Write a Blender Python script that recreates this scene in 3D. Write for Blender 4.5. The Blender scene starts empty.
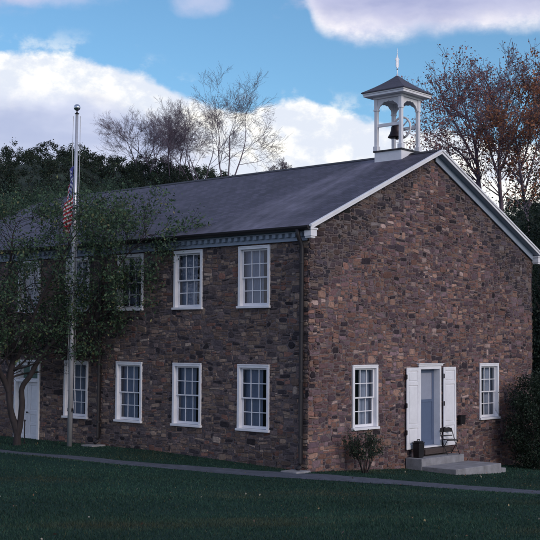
import bpy, math, random
import numpy as np
from mathutils import Vector, Matrix
random.seed(7); RNG = np.random.default_rng(7)
SC = bpy.context.scene; COL = SC.collection
R = math.radians
# ------------------------------------------------------------------ camera
CAMPOS = np.array([-24.1032, -19.8562, 3.3882]); FPX = 1153.94
YAW, PITCH, ROLL = R(48.5822), R(3.7169), R(0.3921)
_f = np.array([math.sin(YAW)*math.cos(PITCH), math.cos(YAW)*math.cos(PITCH), math.sin(PITCH)])
_r = np.array([math.cos(YAW), -math.sin(YAW), 0.0]); _u = np.cross(_r, _f)
RT = _r*math.cos(ROLL)+_u*math.sin(ROLL); UP = -_r*math.sin(ROLL)+_u*math.cos(ROLL)
cd = bpy.data.cameras.new('camera'); cam = bpy.data.objects.new('camera', cd); COL.objects.link(cam)
cd.sensor_width = 36; cd.lens = 36*FPX/540; cd.clip_end = 6000; cd.clip_start = 0.1
M4 = Matrix(((RT[0], UP[0], -_f[0], CAMPOS[0]), (RT[1], UP[1], -_f[1], CAMPOS[1]), (RT[2], UP[2], -_f[2], CAMPOS[2]), (0, 0, 0, 1)))
cam.matrix_world = M4; SC.camera = cam

def at(px, py, depth):                 # survey helper: bearing and distance from the photographer to a point on the site
    d = _f+RT*(px-270)/FPX-UP*(py-270)/FPX
    return CAMPOS+d*depth

# ------------------------------------------------------------------ light, exposure
SUN_EL, SUN_AZ = R(24), R(188)          # azimuth clockwise from +Y
SUN_STRENGTH = 1.25
SKY_STRENGTH = 0.10
EXPOSURE = 0.14
SC.view_settings.view_transform = 'Standard'; SC.view_settings.look = 'None'
SC.view_settings.exposure = EXPOSURE; SC.view_settings.gamma = 1
SC.view_settings.use_curve_mapping = False
ld = bpy.data.lights.new('sun', 'SUN'); ld.energy = SUN_STRENGTH; ld.angle = R(25); ld.color = (1.0, 0.86, 0.78)
sun = bpy.data.objects.new('sun', ld); COL.objects.link(sun)
sd = Vector((math.sin(SUN_AZ)*math.cos(SUN_EL), math.cos(SUN_AZ)*math.cos(SUN_EL), math.sin(SUN_EL)))
sun.rotation_euler = sd.to_track_quat('Z', 'Y').to_euler(); sun.location = (-10, -40, 30)

world = bpy.data.worlds.new('World'); SC.world = world; world.use_nodes = True
def world_nodes():
    nt = world.node_tree; N = nt.nodes; L = nt.links; N.clear()
    out = N.new('ShaderNodeOutputWorld'); bg = N.new('ShaderNodeBackground'); bg.inputs[1].default_value = SKY_STRENGTH
    L.new(bg.outputs[0], out.inputs[0])
    sky = N.new('ShaderNodeTexSky'); sky.sky_type = 'NISHITA'; sky.sun_disc = False
    sky.sun_elevation = SUN_EL; sky.sun_rotation = SUN_AZ
    sky.air_density = 1.0; sky.dust_density = 0.6; sky.ozone_density = 1.6; sky.altitude = 200
    tc = N.new('ShaderNodeTexCoord')
    def m(op, a, b=None, c=None, clamp=False):
        n = N.new('ShaderNodeMath'); n.operation = op; n.use_clamp = clamp
        for i, v in enumerate((a, b, c)):
            if v is None: continue
            if isinstance(v, (int, float)): n.inputs[i].default_value = v
            else: L.new(v, n.inputs[i])
        return n.outputs[0]
    def dot(v):
        n = N.new('ShaderNodeVectorMath'); n.operation = 'DOT_PRODUCT'; L.new(tc.outputs['Generated'], n.inputs[0]); n.inputs[1].default_value = v
        return n.outputs['Value']
    rx = dot((math.cos(YAW), -math.sin(YAW), 0)); fx = dot((math.sin(YAW), math.cos(YAW), 0)); z = dot((0, 0, 1))
    az = m('ARCTAN2', rx, fx)                                  # bearing of the sky direction, radians
    el = m('ARCSINE', m('MINIMUM', m('MAXIMUM', z, -1), 1))
    comb = N.new('ShaderNodeCombineXYZ'); L.new(az, comb.inputs[0]); L.new(el, comb.inputs[1])
    def noise(scale, detail=6, rough=0.55, ystretch=1.6, off=0.0, dist=0.0):
        mp = N.new('ShaderNodeMapping'); L.new(comb.outputs[0], mp.inputs[0]); mp.inputs['Scale'].default_value = (1, ystretch, 1)
        mp.inputs['Location'].default_value = (off, off*.7, off*.3)
        n = N.new('ShaderNodeTexNoise'); L.new(mp.outputs[0], n.inputs['Vector']); n.inputs['Scale'].default_value = scale
        n.inputs['Detail'].default_value = detail; n.inputs['Roughness'].default_value = rough; n.inputs['Distortion'].default_value = dist
        return n.outputs['Fac']
    def curve(pts):                                             # pts (photo column, photo row) -> elevation by bearing
        n = N.new('ShaderNodeFloatCurve'); c = n.mapping.curves[0]
        P = [(((px-270)/1154+.5), (341-py)/1154+.3) for px, py in pts]
        P = [(0, P[0][1])]+P+[(1, P[-1][1])]
        while len(c.points) < len(P): c.points.new(.5, .5)
        for q, (a, b) in zip(c.points, P): q.location = (a, b); q.handle_type = 'AUTO'
        n.mapping.update()
        L.new(m('ADD', az, .5, clamp=True), n.inputs['Value'])
        return m('SUBTRACT', n.outputs[0], .3)
    def sstep(v, a, b):
        n = N.new('ShaderNodeMapRange'); n.interpolation_type = 'SMOOTHSTEP'; L.new(v, n.inputs['Value'])
        n.inputs['From Min'].default_value = a; n.inputs['From Max'].default_value = b
        return n.outputs['Result']
    def mixc(f, a, b):
        n = N.new('ShaderNodeMix'); n.data_type = 'RGBA'; L.new(f, n.inputs['Factor']) if not isinstance(f, float) else None
        if isinstance(f, float): n.inputs['Factor'].default_value = f
        for i, v in ((6, a), (7, b)):
            if isinstance(v, tuple): n.inputs[i].default_value = (*v, 1)
            else: L.new(v, n.inputs[i])
        return n.outputs[2]
    big = noise(9, 7, .6, 1.5, 3.1); mid = noise(28, 6, .6, 1.4, 7.7); soft = noise(6, 5, .55, 2.6, 12.0, .3)
    # low bank of cumulus
    top = curve([(-60, 60), (0, 58), (50, 57), (100, 59), (150, 71), (185, 88), (215, 103), (245, 108), (262, 100), (300, 93), (330, 102), (360, 108), (400, 118), (450, 128), (500, 140), (600, 150)])
    bump = m('ADD', m('MULTIPLY', m('SUBTRACT', big, .5), .02), m('MULTIPLY', m('SUBTRACT', mid, .5), .024))
    depth = m('ADD', m('SUBTRACT', top, el), bump)
    d1 = sstep(depth, -.001, .008)
    tatter = m('MULTIPLY', sstep(depth, -.02, .01), sstep(mid, .48, .66)); d1 = m('MAXIMUM', d1, m('MULTIPLY', tatter, .5))
    lower = m('MULTIPLY', sstep(m('ADD', depth, m('MULTIPLY', m('SUBTRACT', big, .5), .06)), .022, .055), sstep(az, -.02, -.10))
    lumps = sstep(mid, .42, .66)
    bright = mixc(lumps, (7.2, 7.7, 8.7), (10.6, 10.4, 9.7))
    c1 = mixc(lower, bright, mixc(sstep(soft, .4, .62), (4.4, 5.0, 7.0), (6.8, 7.2, 8.8)))
    # higher grey layer, upper right
    bot = curve([(0, -60), (270, -50), (300, -6), (318, 28), (340, 41), (400, 40), (470, 38), (540, 36), (640, 40)])
    dd = m('ADD', m('SUBTRACT', el, bot), m('ADD', m('MULTIPLY', m('SUBTRACT', soft, .5), .03), m('MULTIPLY', m('SUBTRACT', mid, .5), .02)))
    d2 = m('MULTIPLY', sstep(dd, -.006, .014), sstep(el, .52, .36))
    c2 = mixc(sstep(m('ADD', dd, m('MULTIPLY', m('SUBTRACT', big, .5), .05)), .004, .032), mixc(sstep(mid, .4, .65), (6.6, 6.7, 8.2), (9.2, 8.9, 9.3)), mixc(sstep(soft, .38, .62), (3.3, 3.7, 6.0), (5.2, 5.4, 7.4)))
    # thin wisps and broken cloud higher up
    d3 = m('MULTIPLY', sstep(m('ADD', soft, m('MULTIPLY', mid, .35)), .68, .86), m('MULTIPLY', sstep(el, .262, .30), .8))
    def blob(px, py, rx_, ry_):
        a_ = m('DIVIDE', m('SUBTRACT', az, (px-270)/1154), rx_/1154); b_ = m('DIVIDE', m('SUBTRACT', el, (341-py)/1154), ry_/1154)
        return m('SUBTRACT', 1.0, m('ADD', m('MULTIPLY', a_, a_), m('MULTIPLY', b_, b_)))
    wb = m('MAXIMUM', blob(40, -4, 85, 20), blob(196, 6, 32, 15)); wb = m('ADD', wb, m('MULTIPLY', m('SUBTRACT', mid, .5), 2.2)); wisp = m('MULTIPLY', sstep(wb, -.2, 1.3), .6)
    d4 = m('MULTIPLY', sstep(big, .46, .62), sstep(el, .33, .5))
    skc = N.new('ShaderNodeMix'); skc.data_type = 'RGBA'; skc.blend_type = 'MULTIPLY'; skc.inputs['Factor'].default_value = 1
    L.new(sky.outputs[0], skc.inputs[6]); skc.inputs[7].default_value = (.84, 1.17, 1.31, 1)
    c = skc.outputs[2]
    c = mixc(d3, c, (5.4, 5.3, 7.2)); c = mixc(wisp, c, (6.2, 6.3, 8.2)); c = mixc(d4, c, (4.8, 4.9, 6.6)); c = mixc(d2, c, c2); c = mixc(d1, c, c1)
    L.new(c, bg.inputs[0])
world_nodes()

# ------------------------------------------------------------------ helpers: meshes
class MB:
    def __init__(s): s.v = []; s.f = []; s.mi = []; s.c = []
    def face(s, pts, mi=0, col=None):
        n = len(s.v); s.v += [tuple(p) for p in pts]; s.f.append(tuple(range(n, n+len(pts)))); s.mi.append(mi)
        s.c += [col or (1, 1, 1)]*len(pts)
    def add(s, verts, faces, mi=0):
        n = len(s.v); s.v += [tuple(p) for p in verts]; s.f += [tuple(i+n for i in f) for f in faces]; s.mi += [mi]*len(faces)
        s.c += [(1, 1, 1)]*len(verts)
    def box(s, a, b, mi=0):
        (x0, y0, z0), (x1, y1, z1) = a, b
        x0, x1 = min(x0, x1), max(x0, x1); y0, y1 = min(y0, y1), max(y0, y1); z0, z1 = min(z0, z1), max(z0, z1)
        s.add([(x0, y0, z0), (x1, y0, z0), (x1, y1, z0), (x0, y1, z0), (x0, y0, z1), (x1, y0, z1), (x1, y1, z1), (x0, y1, z1)],
              [(3, 2, 1, 0), (4, 5, 6, 7), (0, 1, 5, 4), (1, 2, 6, 5), (2, 3, 7, 6), (3, 0, 4, 7)], mi)
    def prism(s, poly, ax, a, b, mi=0):      # poly of 2D points extruded along axis ax from a to b
        def P(q, t):
            if ax == 0: return (t, q[0], q[1])
            if ax == 1: return (q[0], t, q[1])
            return (q[0], q[1], t)
        n = len(poly)
        s.add([P(q, a) for q in poly]+[P(q, b) for q in poly], [tuple(range(n)), tuple(range(2*n-1, n-1, -1))]+[(i, i+n, (i+1) % n+n, (i+1) % n) for i in range(n)], mi)
    def tube(s, pts, rad, n=8, mi=0, caps=True):
        pts = [Vector(p) for p in pts]
        if not isinstance(rad, (list, tuple)): rad = [rad]*len(pts)
        base = len(s.v); V = []
        up = Vector((0.3, 0.2, 1)).normalized()
        for i, p in enumerate(pts):
            t = (pts[min(i+1, len(pts)-1)]-pts[max(i-1, 0)]).normalized()
            a = t.cross(up); a = a.normalized() if a.length > 1e-3 else t.cross(Vector((1, 0, 0))).normalized()
            b = t.cross(a).normalized()
            for k in range(n):
                w = 2*math.pi*k/n; V.append(tuple(p+(a*math.cos(w)+b*math.sin(w))*rad[i]))
        F = []
        for i in range(len(pts)-1):
            for k in range(n):
                k2 = (k+1) % n; F.append((i*n+k, i*n+k2, (i+1)*n+k2, (i+1)*n+k))
        if caps: F.append(tuple(range(n-1, -1, -1))); F.append(tuple((len(pts)-1)*n+k for k in range(n)))
        s.add(V, F, mi)
    def lathe(s, c, prof, n=20, mi=0):
        V = []; F = []
        for r, z in prof:
            for k in range(n):
                w = 2*math.pi*k/n; V.append((c[0]+r*math.cos(w), c[1]+r*math.sin(w), c[2]+z))
        for i in range(len(prof)-1):
            for k in range(n):
                k2 = (k+1) % n; F.append((i*n+k, i*n+k2, (i+1)*n+k2, (i+1)*n+k))
        F.append(tuple(range(n-1, -1, -1))); F.append(tuple((len(prof)-1)*n+k for k in range(n)))
        s.add(V, F, mi)
    def build(s, name, mats, parent=None, origin=None, bevel=0, smooth=False, colors=False, local=False):
        """link as ONE mesh object; verts in world coords (or parent-local when local), origin moved to the part's base"""
        V = np.array(s.v, float)
        if origin is None:
            lo, hi = V.min(0), V.max(0); origin = ((lo[0]+hi[0])/2, (lo[1]+hi[1])/2, lo[2])
        origin = np.array(origin, float)
        me = bpy.data.meshes.new(name); me.from_pydata([tuple(p) for p in (V-origin)], [], s.f); me.update()
        for mt in (mats if isinstance(mats, (list, tuple)) else [mats]): me.materials.append(mt)
        me.polygons.foreach_set('material_index', s.mi)
        if smooth: me.polygons.foreach_set('use_smooth', [True]*len(me.polygons))
        if colors:
            at_ = me.color_attributes.new('col', 'FLOAT_COLOR', 'POINT'); c4 = np.ones((len(s.v), 4), np.float32); c4[:, :3] = np.array(s.c)
            at_.data.foreach_set('color', c4.ravel())
        o = bpy.data.objects.new(name, me); COL.objects.link(o)
        o.parent = parent
        pw = Vector(parent['_w']) if parent is not None and not local else Vector((0, 0, 0))
        o.location = Vector(origin)-pw; o['_w'] = [float(x) for x in origin]
        if bevel:
            b = o.modifiers.new('bevel', 'BEVEL'); b.width = bevel; b.segments = 2; b.limit_method = 'ANGLE'; b.angle_limit = R(40)
        return o
def np_mesh(name, V, F, mat, colors=None, parent=None, origin=(0, 0, 0), smooth=False):
    me = bpy.data.meshes.new(name); k = F.shape[1]; V = V-np.array(origin)
    me.vertices.add(len(V)); me.vertices.foreach_set('co', V.astype(np.float32).ravel())
    me.loops.add(F.size); me.loops.foreach_set('vertex_index', F.astype(np.int32).ravel())
    me.polygons.add(len(F)); me.polygons.foreach_set('loop_start', np.arange(0, F.size, k, dtype=np.int32)); me.polygons.foreach_set('loop_total', np.full(len(F), k, np.int32))
    if smooth: me.polygons.foreach_set('use_smooth', np.ones(len(F), bool))
    me.update(calc_edges=True)
    if colors is not None:
        a = me.color_attributes.new('col', 'FLOAT_COLOR', 'POINT'); c4 = np.ones((len(V), 4), np.float32); c4[:, :3] = colors; a.data.foreach_set('color', c4.ravel())
    me.materials.append(mat)
    o = bpy.data.objects.new(name, me); COL.objects.link(o); o.parent = parent
    pw = Vector(parent['_w']) if parent is not None else Vector((0, 0, 0))
    o.location = Vector(origin)-pw; o['_w'] = [float(x) for x in origin]
    return o
def tag(o, label=None, cat=None, group=None, kind=None):
    if label: o['label'] = label
    if cat: o['category'] = cat
    if group: o['group'] = group
    if kind: o['kind'] = kind
    return o
def thing(name, loc, label, cat, group=None):
    o = bpy.data.objects.new(name, None); COL.objects.link(o); o.location = loc; o['_w'] = [float(x) for x in loc]; o.empty_display_size = .3
    return tag(o, label, cat, group)

# ------------------------------------------------------------------ materials
def mat(name, col, rough=.6, metal=0, noise_amt=.15, nscale=6, bump=0, bscale=40, spec=.4, attr=False, stretch=(1, 1, 1), transl=0):
    m = bpy.data.materials.new(name); m.use_nodes = True; nt = m.node_tree; N = nt.nodes; L = nt.links
    b = N['Principled BSDF']; b.inputs['Roughness'].default_value = rough; b.inputs['Metallic'].default_value = metal; b.inputs['Specular IOR Level'].default_value = spec
    tc = N.new('ShaderNodeTexCoord'); mp = N.new('ShaderNodeMapping'); L.new(tc.outputs['Object'], mp.inputs[0]); mp.inputs['Scale'].default_value = stretch
    n = N.new('ShaderNodeTexNoise'); n.inputs['Scale'].default_value = nscale; n.inputs['Detail'].default_value = 6; n.inputs['Roughness'].default_value = .65; L.new(mp.outputs[0], n.inputs['Vector'])
    mr = N.new('ShaderNodeMapRange'); L.new(n.outputs['Fac'], mr.inputs['Value']); mr.inputs['From Min'].default_value = .25; mr.inputs['From Max'].default_value = .75
    mr.inputs['To Min'].default_value = 1-noise_amt; mr.inputs['To Max'].default_value = 1+noise_amt
    mx = N.new('ShaderNodeVectorMath'); mx.operation = 'SCALE'; L.new(mr.outputs[0], mx.inputs['Scale'])
    if attr:
        a = N.new('ShaderNodeAttribute'); a.attribute_name = 'col'; L.new(a.outputs['Color'], mx.inputs[0])
    else: mx.inputs[0].default_value = col
    L.new(mx.outputs[0], b.inputs['Base Color'])
    if bump:
        n2 = N.new('ShaderNodeTexNoise'); n2.inputs['Scale'].default_value = bscale; n2.inputs['Detail'].default_value = 5; L.new(mp.outputs[0], n2.inputs['Vector'])
        bp = N.new('ShaderNodeBump'); bp.inputs['Strength'].default_value = bump; bp.inputs['Distance'].default_value = .02; L.new(n2.outputs['Fac'], bp.inputs['Height']); L.new(bp.outputs[0], b.inputs['Normal'])
    if transl:
        t = N.new('ShaderNodeBsdfTranslucent'); L.new(mx.outputs[0], t.inputs[0]); ms = N.new('ShaderNodeMixShader'); ms.inputs[0].default_value = transl
        L.new(b.outputs[0], ms.inputs[1]); L.new(t.outputs[0], ms.inputs[2]); L.new(ms.outputs[0], N['Material Output'].inputs[0])
    return m
M = dict(
    white=mat('white_paint', (.80, .79, .82), .5, noise_amt=.12, nscale=2.2, bump=.12, bscale=25),
    trim=mat('grey_blue_paint', (.27, .32, .40), .55, noise_amt=.12, nscale=4, bump=.1),
    stone=mat('rubble_stone', (0, 0, 0), .9, attr=True, noise_amt=.42, nscale=14, bump=.8, bscale=22, spec=.25),
    dark=mat('dark_pipe_paint', (.022, .020, .024), .5, noise_amt=.2),
    iron=mat('dark_iron', (.03, .027, .03), .45, .6, noise_amt=.3),
    conc=mat('weathered_concrete', (.25, .245, .26), .85, noise_amt=.38, nscale=3.0, bump=.3, bscale=45),
    wood=mat('dark_worn_wood', (.07, .05, .045), .75, noise_amt=.3, stretch=(1, 6, 6), bump=.3),
    lit_lining_panel=mat('grey_blue_lit_lining', (.40, .46, .60), .85, noise_amt=.08),  # tone of daylight on the inner lining, put into the colour
    shade=mat('dull_ceiling_boards', (.12, .11, .11), .8),
    plaster=mat('pale_plaster', (.6, .6, .63), .8, noise_amt=.05),
    inner=mat('interior_floor_boards', (.12, .09, .07), .7),
    doorblue=mat('slate_blue_door_paint', (.10, .135, .22), .5, noise_amt=.08),
    doorpale=mat('pale_grey_door_reflection', (.30, .32, .40), .45, noise_amt=.08),  # pale reflection of the upper door glass, painted into the colour
    bronze=mat('aged_bronze', (.045, .035, .04), .45, .7, noise_amt=.3),
    alu=mat('brushed_flagpole_metal', (.62, .62, .66), .35, .55, noise_amt=.08),
    ball=mat('silver_ball_metal', (.7, .7, .72), .18, 1, noise_amt=.05),
    bark=mat('grey_brown_bark', (.038, .031, .033), .9, noise_amt=.4, nscale=9, bump=1.0, bscale=18, stretch=(1, 1, .3)),
    twig=mat('purple_grey_bark', (.16, .125, .16), .9, noise_amt=.3, nscale=3),
    leaf=mat('leaf', (0, 0, 0), .55, attr=True, noise_amt=.1, nscale=2, transl=.3, spec=.3),
    grass=mat('grass_blades', (0, 0, 0), .6, attr=True, noise_amt=.15, nscale=.6, transl=.2, spec=.2),
    gravel=mat('path_gravel', (.08, .09, .118), .9, noise_amt=.45, nscale=5, bump=.6, bscale=90),
    rope=mat('white_rope', (.55, .55, .58), .8),
)
def glass_mat():
    m = bpy.data.materials.new('window_glass'); m.use_nodes = True; nt = m.node_tree; N = nt.nodes; L = nt.links; N.remove(N['Principled BSDF'])
    g = N.new('ShaderNodeBsdfGlossy'); g.inputs['Roughness'].default_value = .03; t = N.new('ShaderNodeBsdfTransparent'); t.inputs[0].default_value = (.86, .88, .9, 1)
    fr = N.new('ShaderNodeFresnel'); fr.inputs[0].default_value = 1.5; ms = N.new('ShaderNodeMixShader')
    no = N.new('ShaderNodeTexNoise'); no.inputs['Scale'].default_value = 3; bp = N.new('ShaderNodeBump'); bp.inputs['Strength'].default_value = .15; bp.inputs['Distance'].default_value = .02
    tc = N.new('ShaderNodeTexCoord'); L.new(tc.outputs['Object'], no.inputs['Vector']); L.new(no.outputs['Fac'], bp.inputs['Height']); L.new(bp.outputs[0], g.inputs['Normal'])
    mu = N.new('ShaderNodeMath'); mu.operation = 'MULTIPLY'; L.new(fr.outputs[0], mu.inputs[0]); mu.inputs[1].default_value = 1.6
    L.new(mu.outputs[0], ms.inputs[0]); L.new(t.outputs[0], ms.inputs[1]); L.new(g.outputs[0], ms.inputs[2]); L.new(ms.outputs[0], N['Material Output'].inputs[0])
    return m
M['glass'] = glass_mat()
# ------------------------------------------------------------------ building dimensions
W, Lb, H = 12.27, 19.2, 6.4
OV, OE, RZ, AZ = .27, .27, 6.62, 9.48       # rake overhang, eave overhang, roof edge height, ridge height
SL = (AZ-RZ)/(W/2+OE)
def roof_mat():
    m = mat('slate_roof', (.078, .074, .1), .62, noise_amt=.25, nscale=2.5, spec=.5); nt = m.node_tree; N = nt.nodes; L = nt.links; b = N['Principled BSDF']
    tc = N.new('ShaderNodeTexCoord')     # object origin at world (W/2, Lb/2, RZ)
    sx = N.new('ShaderNodeSeparateXYZ'); L.new(tc.outputs['Object'], sx.inputs[0])
    cb = N.new('ShaderNodeCombineXYZ'); L.new(sx.outputs[1], cb.inputs[0]); L.new(sx.outputs[0], cb.inputs[1])
    br = N.new('ShaderNodeTexBrick'); L.new(cb.outputs[0], br.inputs['Vector']); br.inputs['Scale'].default_value = 1
    br.inputs['Color1'].default_value = (.088, .080, .118, 1); br.inputs['Color2'].default_value = (.046, .042, .066, 1); br.inputs['Mortar'].default_value = (.03, .03, .04, 1)
    br.inputs['Brick Width'].default_value = .28; br.inputs['Row Height'].default_value = .17; br.inputs['Mortar Size'].default_value = .012; br.inputs['Bias'].default_value = 0
    def ma(op, a, c=None, cl=False):
        n = N.new('ShaderNodeMath'); n.operation = op; n.use_clamp = cl
        for i, v in enumerate((a, c)):
            if v is None: continue
            if isinstance(v, (int, float)): n.inputs[i].default_value = v
            else: L.new(v, n.inputs[i])
        return n.outputs[0]
    # pale wash stain running down the slates below the belfry
    no = N.new('ShaderNodeTexNoise'); mp = N.new('ShaderNodeMapping'); mp.inputs['Scale'].default_value = (.5, 1.6, 1); L.new(tc.outputs['Object'], mp.inputs[0]); L.new(mp.outputs[0], no.inputs['Vector']); no.inputs['Scale'].default_value = 1.6; no.inputs['Detail'].default_value = 6
    ctr = ma('ADD', ma('MULTIPLY', sx.outputs[0], -.06), 2.0-Lb/2)     # centre drifts slightly away from the gable towards the eave
    dist = ma('ABSOLUTE', ma('SUBTRACT', sx.outputs[1], ctr))
    wd = ma('ADD', ma('MULTIPLY', sx.outputs[0], -.22), .6)
    st = ma('SUBTRACT', 1, ma('DIVIDE', dist, wd), True)
    fac = ma('MULTIPLY', ma('MULTIPLY', ma('POWER', st, .6), ma('ADD', ma('MULTIPLY', no.outputs['Fac'], 1.6), -.25), True), .8)
    # narrow paler band low on the slope, next to the eave
    eav = ma('MULTIPLY', ma('SUBTRACT', ma('MULTIPLY', sx.outputs[0], -1), 5.6, True), ma('MULTIPLY', no.outputs['Fac'], 1.0))
    lf = N.new('ShaderNodeMapRange'); L.new(sx.outputs[1], lf.inputs[0]); lf.inputs[1].default_value = -Lb/2+11; lf.inputs[2].default_value = -Lb/2+2; eav = ma('MULTIPLY', eav, lf.outputs[0])
    fac = ma('MAXIMUM', fac, eav)
    mx = N.new('ShaderNodeMix'); mx.data_type = 'RGBA'; L.new(fac, mx.inputs['Factor']); L.new(br.outputs['Color'], mx.inputs[6]); mx.inputs[7].default_value = (.21, .195, .25, 1)
    n3 = N.new('ShaderNodeTexNoise'); n3.inputs['Scale'].default_value = .8; n3.inputs['Detail'].default_value = 8; n3.inputs['Roughness'].default_value = .7; L.new(mp.outputs[0], n3.inputs['Vector'])
    sc = N.new('ShaderNodeVectorMath'); sc.operation = 'SCALE'; L.new(mx.outputs[2], sc.inputs[0]); L.new(ma('ADD', ma('MULTIPLY', n3.outputs['Fac'], 1.9), .05), sc.inputs['Scale'])
    L.new(sc.outputs[0], b.inputs['Base Color'])
    bp = N.new('ShaderNodeBump'); bp.inputs['Strength'].default_value = .5; bp.inputs['Distance'].default_value = .015; L.new(br.outputs['Fac'], bp.inputs['Height']); bp.invert = True; L.new(bp.outputs[0], b.inputs['Normal'])
    return m
M['roof'] = roof_mat()

# ------------------------------------------------------------------ ground
def hill_top(px):      # elevation angle tangent of the wooded ridge by bearing
    xs = [-600, -200, 0, 30, 50, 70, 85, 100, 120, 140, 155, 180, 200, 220, 245, 300, 430, 480, 510, 560, 900]
    ys = [150, 150, 147, 144, 141, 142, 143, 147, 148, 149, 152, 153, 157, 163, 171, 195, 235, 215, 195, 185, 190]
    return (341-np.interp(px, xs, ys))/1154
PL = []                # path centre line
def zbase(x, y): return .03*np.clip(y, -6, 6)-.055*np.clip(x, 0, 13)
for px, py in [(0, 452), (70, 458), (140, 463.3), (207, 468), (280, 474.3), (345, 480), (410, 485), (540, 492)]:
    z = 0.0
    for _ in range(40):
        P = at(px, py, 1.0); d = P-CAMPOS; t = (z-CAMPOS[2])/d[2]; Q = CAMPOS+d*t; z = .6*z+.4*float(zbase(Q[0], Q[1]))
    PL.append((Q[0], Q[1]))
PL = np.array(PL); kx = np.polyfit(PL[:, 1], PL[:, 0], 2)
_ys = np.linspace(-5, 10, 30); DX = float(np.polyval(np.polyder(kx), 0))
def path_x(y):
    yc = np.clip(y, -7, 11); return np.polyval(kx, yc)+np.polyval(np.polyder(kx), yc)*(y-yc)
def lawn_s(x, y): return -(x-path_x(y))*math.cos(math.atan(DX))    # distance from the path centre, positive towards the photographer
def softp(s, k=.25): return k*np.logaddexp(0, s/k)
def gz(x, y):
    x = np.asarray(x, float); y = np.asarray(y, float); s = lawn_s(x, y)
    z = zbase(x, y)+.070*np.minimum(softp(s-1.0), 26)+np.clip((y-0)*.014, 0, .10)*np.exp(-((s-1.0)/.35)**2)
    far = np.clip((np.hypot(x-5, y-5)-30)/60, 0, 1); z = z+0*far
    z = z+.02*np.sin(x*.9+1.3)*np.sin(y*.7)*(s > .8)
    return z
def make_ground():
    a = np.concatenate([np.arange(-45, 40, .35)]); ext = np.array([60, 90, 150, 300, 700, 1600, 3500.])
    g = np.concatenate([-45-ext[::-1], a, 40+ext])
    X, Y = np.meshgrid(g, g, indexing='ij'); Z = gz(X, Y)
    n = len(g); V = np.stack([X.ravel(), Y.ravel(), Z.ravel()], 1); I = np.arange(n*n).reshape(n, n)
    F = np.stack([I[:-1, :-1].ravel(), I[1:, :-1].ravel(), I[1:, 1:].ravel(), I[:-1, 1:].ravel()], 1)
    m = bpy.data.materials.new('lawn_turf'); m.use_nodes = True; N = m.node_tree.nodes; L = m.node_tree.links; b = N['Principled BSDF']; b.inputs['Roughness'].default_value = .9; b.inputs['Specular IOR Level'].default_value = .1
    tc = N.new('ShaderNodeTexCoord'); n1 = N.new('ShaderNodeTexNoise'); n1.inputs['Scale'].default_value = .5; n1.inputs['Detail'].default_value = 8; n1.inputs['Roughness'].default_value = .7; L.new(tc.outputs['Object'], n1.inputs['Vector'])
    cr = N.new('ShaderNodeValToRGB'); cr.color_ramp.elements[0].position = .3; cr.color_ramp.elements[0].color = (.014, .040, .032, 1); cr.color_ramp.elements[1].position = .7; cr.color_ramp.elements[1].color = (.026, .062, .046, 1)
    L.new(n1.outputs['Fac'], cr.inputs[0]); L.new(cr.outputs[0], b.inputs['Base Color'])
    n2 = N.new('ShaderNodeTexNoise'); n2.inputs['Scale'].default_value = 60; n2.inputs['Detail'].default_value = 4; L.new(tc.outputs['Object'], n2.inputs['Vector'])
    bp = N.new('ShaderNodeBump'); bp.inputs['Strength'].default_value = .8; bp.inputs['Distance'].default_value = .04; L.new(n2.outputs['Fac'], bp.inputs['Height']); L.new(bp.outputs[0], b.inputs['Normal'])
    o = np_mesh('ground', V, F, m, smooth=True); tag(o, kind='structure')
make_ground()
def make_path():
    ys = np.arange(-60, 60, .25); V = []; F = []
    nx = np.array([1, -DX])/math.hypot(1, DX)
    for i, y in enumerate(ys):
        cx = float(path_x(y))
        for k in range(5):
            w = (k-2)/2*(.40+.30*min(1, max(0, (5-y)/9))+.05*math.sin(y*1.7+k)+.03*math.sin(y*5.1)); x2 = cx+nx[0]*w; y2 = y+nx[1]*w
            V.append((x2, y2, float(gz(x2, y2))+.012-.004*abs(k-2)))
        if i:
            for k in range(4): a = (i-1)*5+k; F.append((a, a+1, a+6, a+5))
    o = np_mesh('path', np.array(V), np.array(F), M['gravel'], smooth=True); tag(o, kind='structure')
make_path()
def hz(px, d, base=0):       # terrain height of the hill at bearing column px, distance d
    zc = hill_top(px)*150+CAMPOS[2]-3.2
    t = np.clip((d-62)/(150-62), 0, 1); t = t*t*(3-2*t)
    t2 = np.clip((d-155)/120, 0, 1)
    return -1.5+(zc+1.5)*t*(1-.8*t2)
def make_hill():
    pxs = np.linspace(-700, 1200, 90); ds = np.concatenate([np.arange(50, 170, 5), [185, 210, 250, 300]])
    A, D = np.meshgrid(pxs, ds, indexing='ij'); an = YAW+np.arctan((A-270)/1154)
    X = CAMPOS[0]+np.sin(an)*D; Y = CAMPOS[1]+np.cos(an)*D; Z = hz(A, D)
    n, k = A.shape; I = np.arange(n*k).reshape(n, k); F = np.stack([I[:-1, :-1].ravel(), I[:-1, 1:].ravel(), I[1:, 1:].ravel(), I[1:, :-1].ravel()], 1)[:, ::-1]
    o = np_mesh('hill', np.stack([X.ravel(), Y.ravel(), Z.ravel()], 1), F, mat('forest_floor', (.028, .042, .030), .95, nscale=.3, noise_amt=.3), smooth=True); tag(o, kind='structure')
make_hill()

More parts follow.
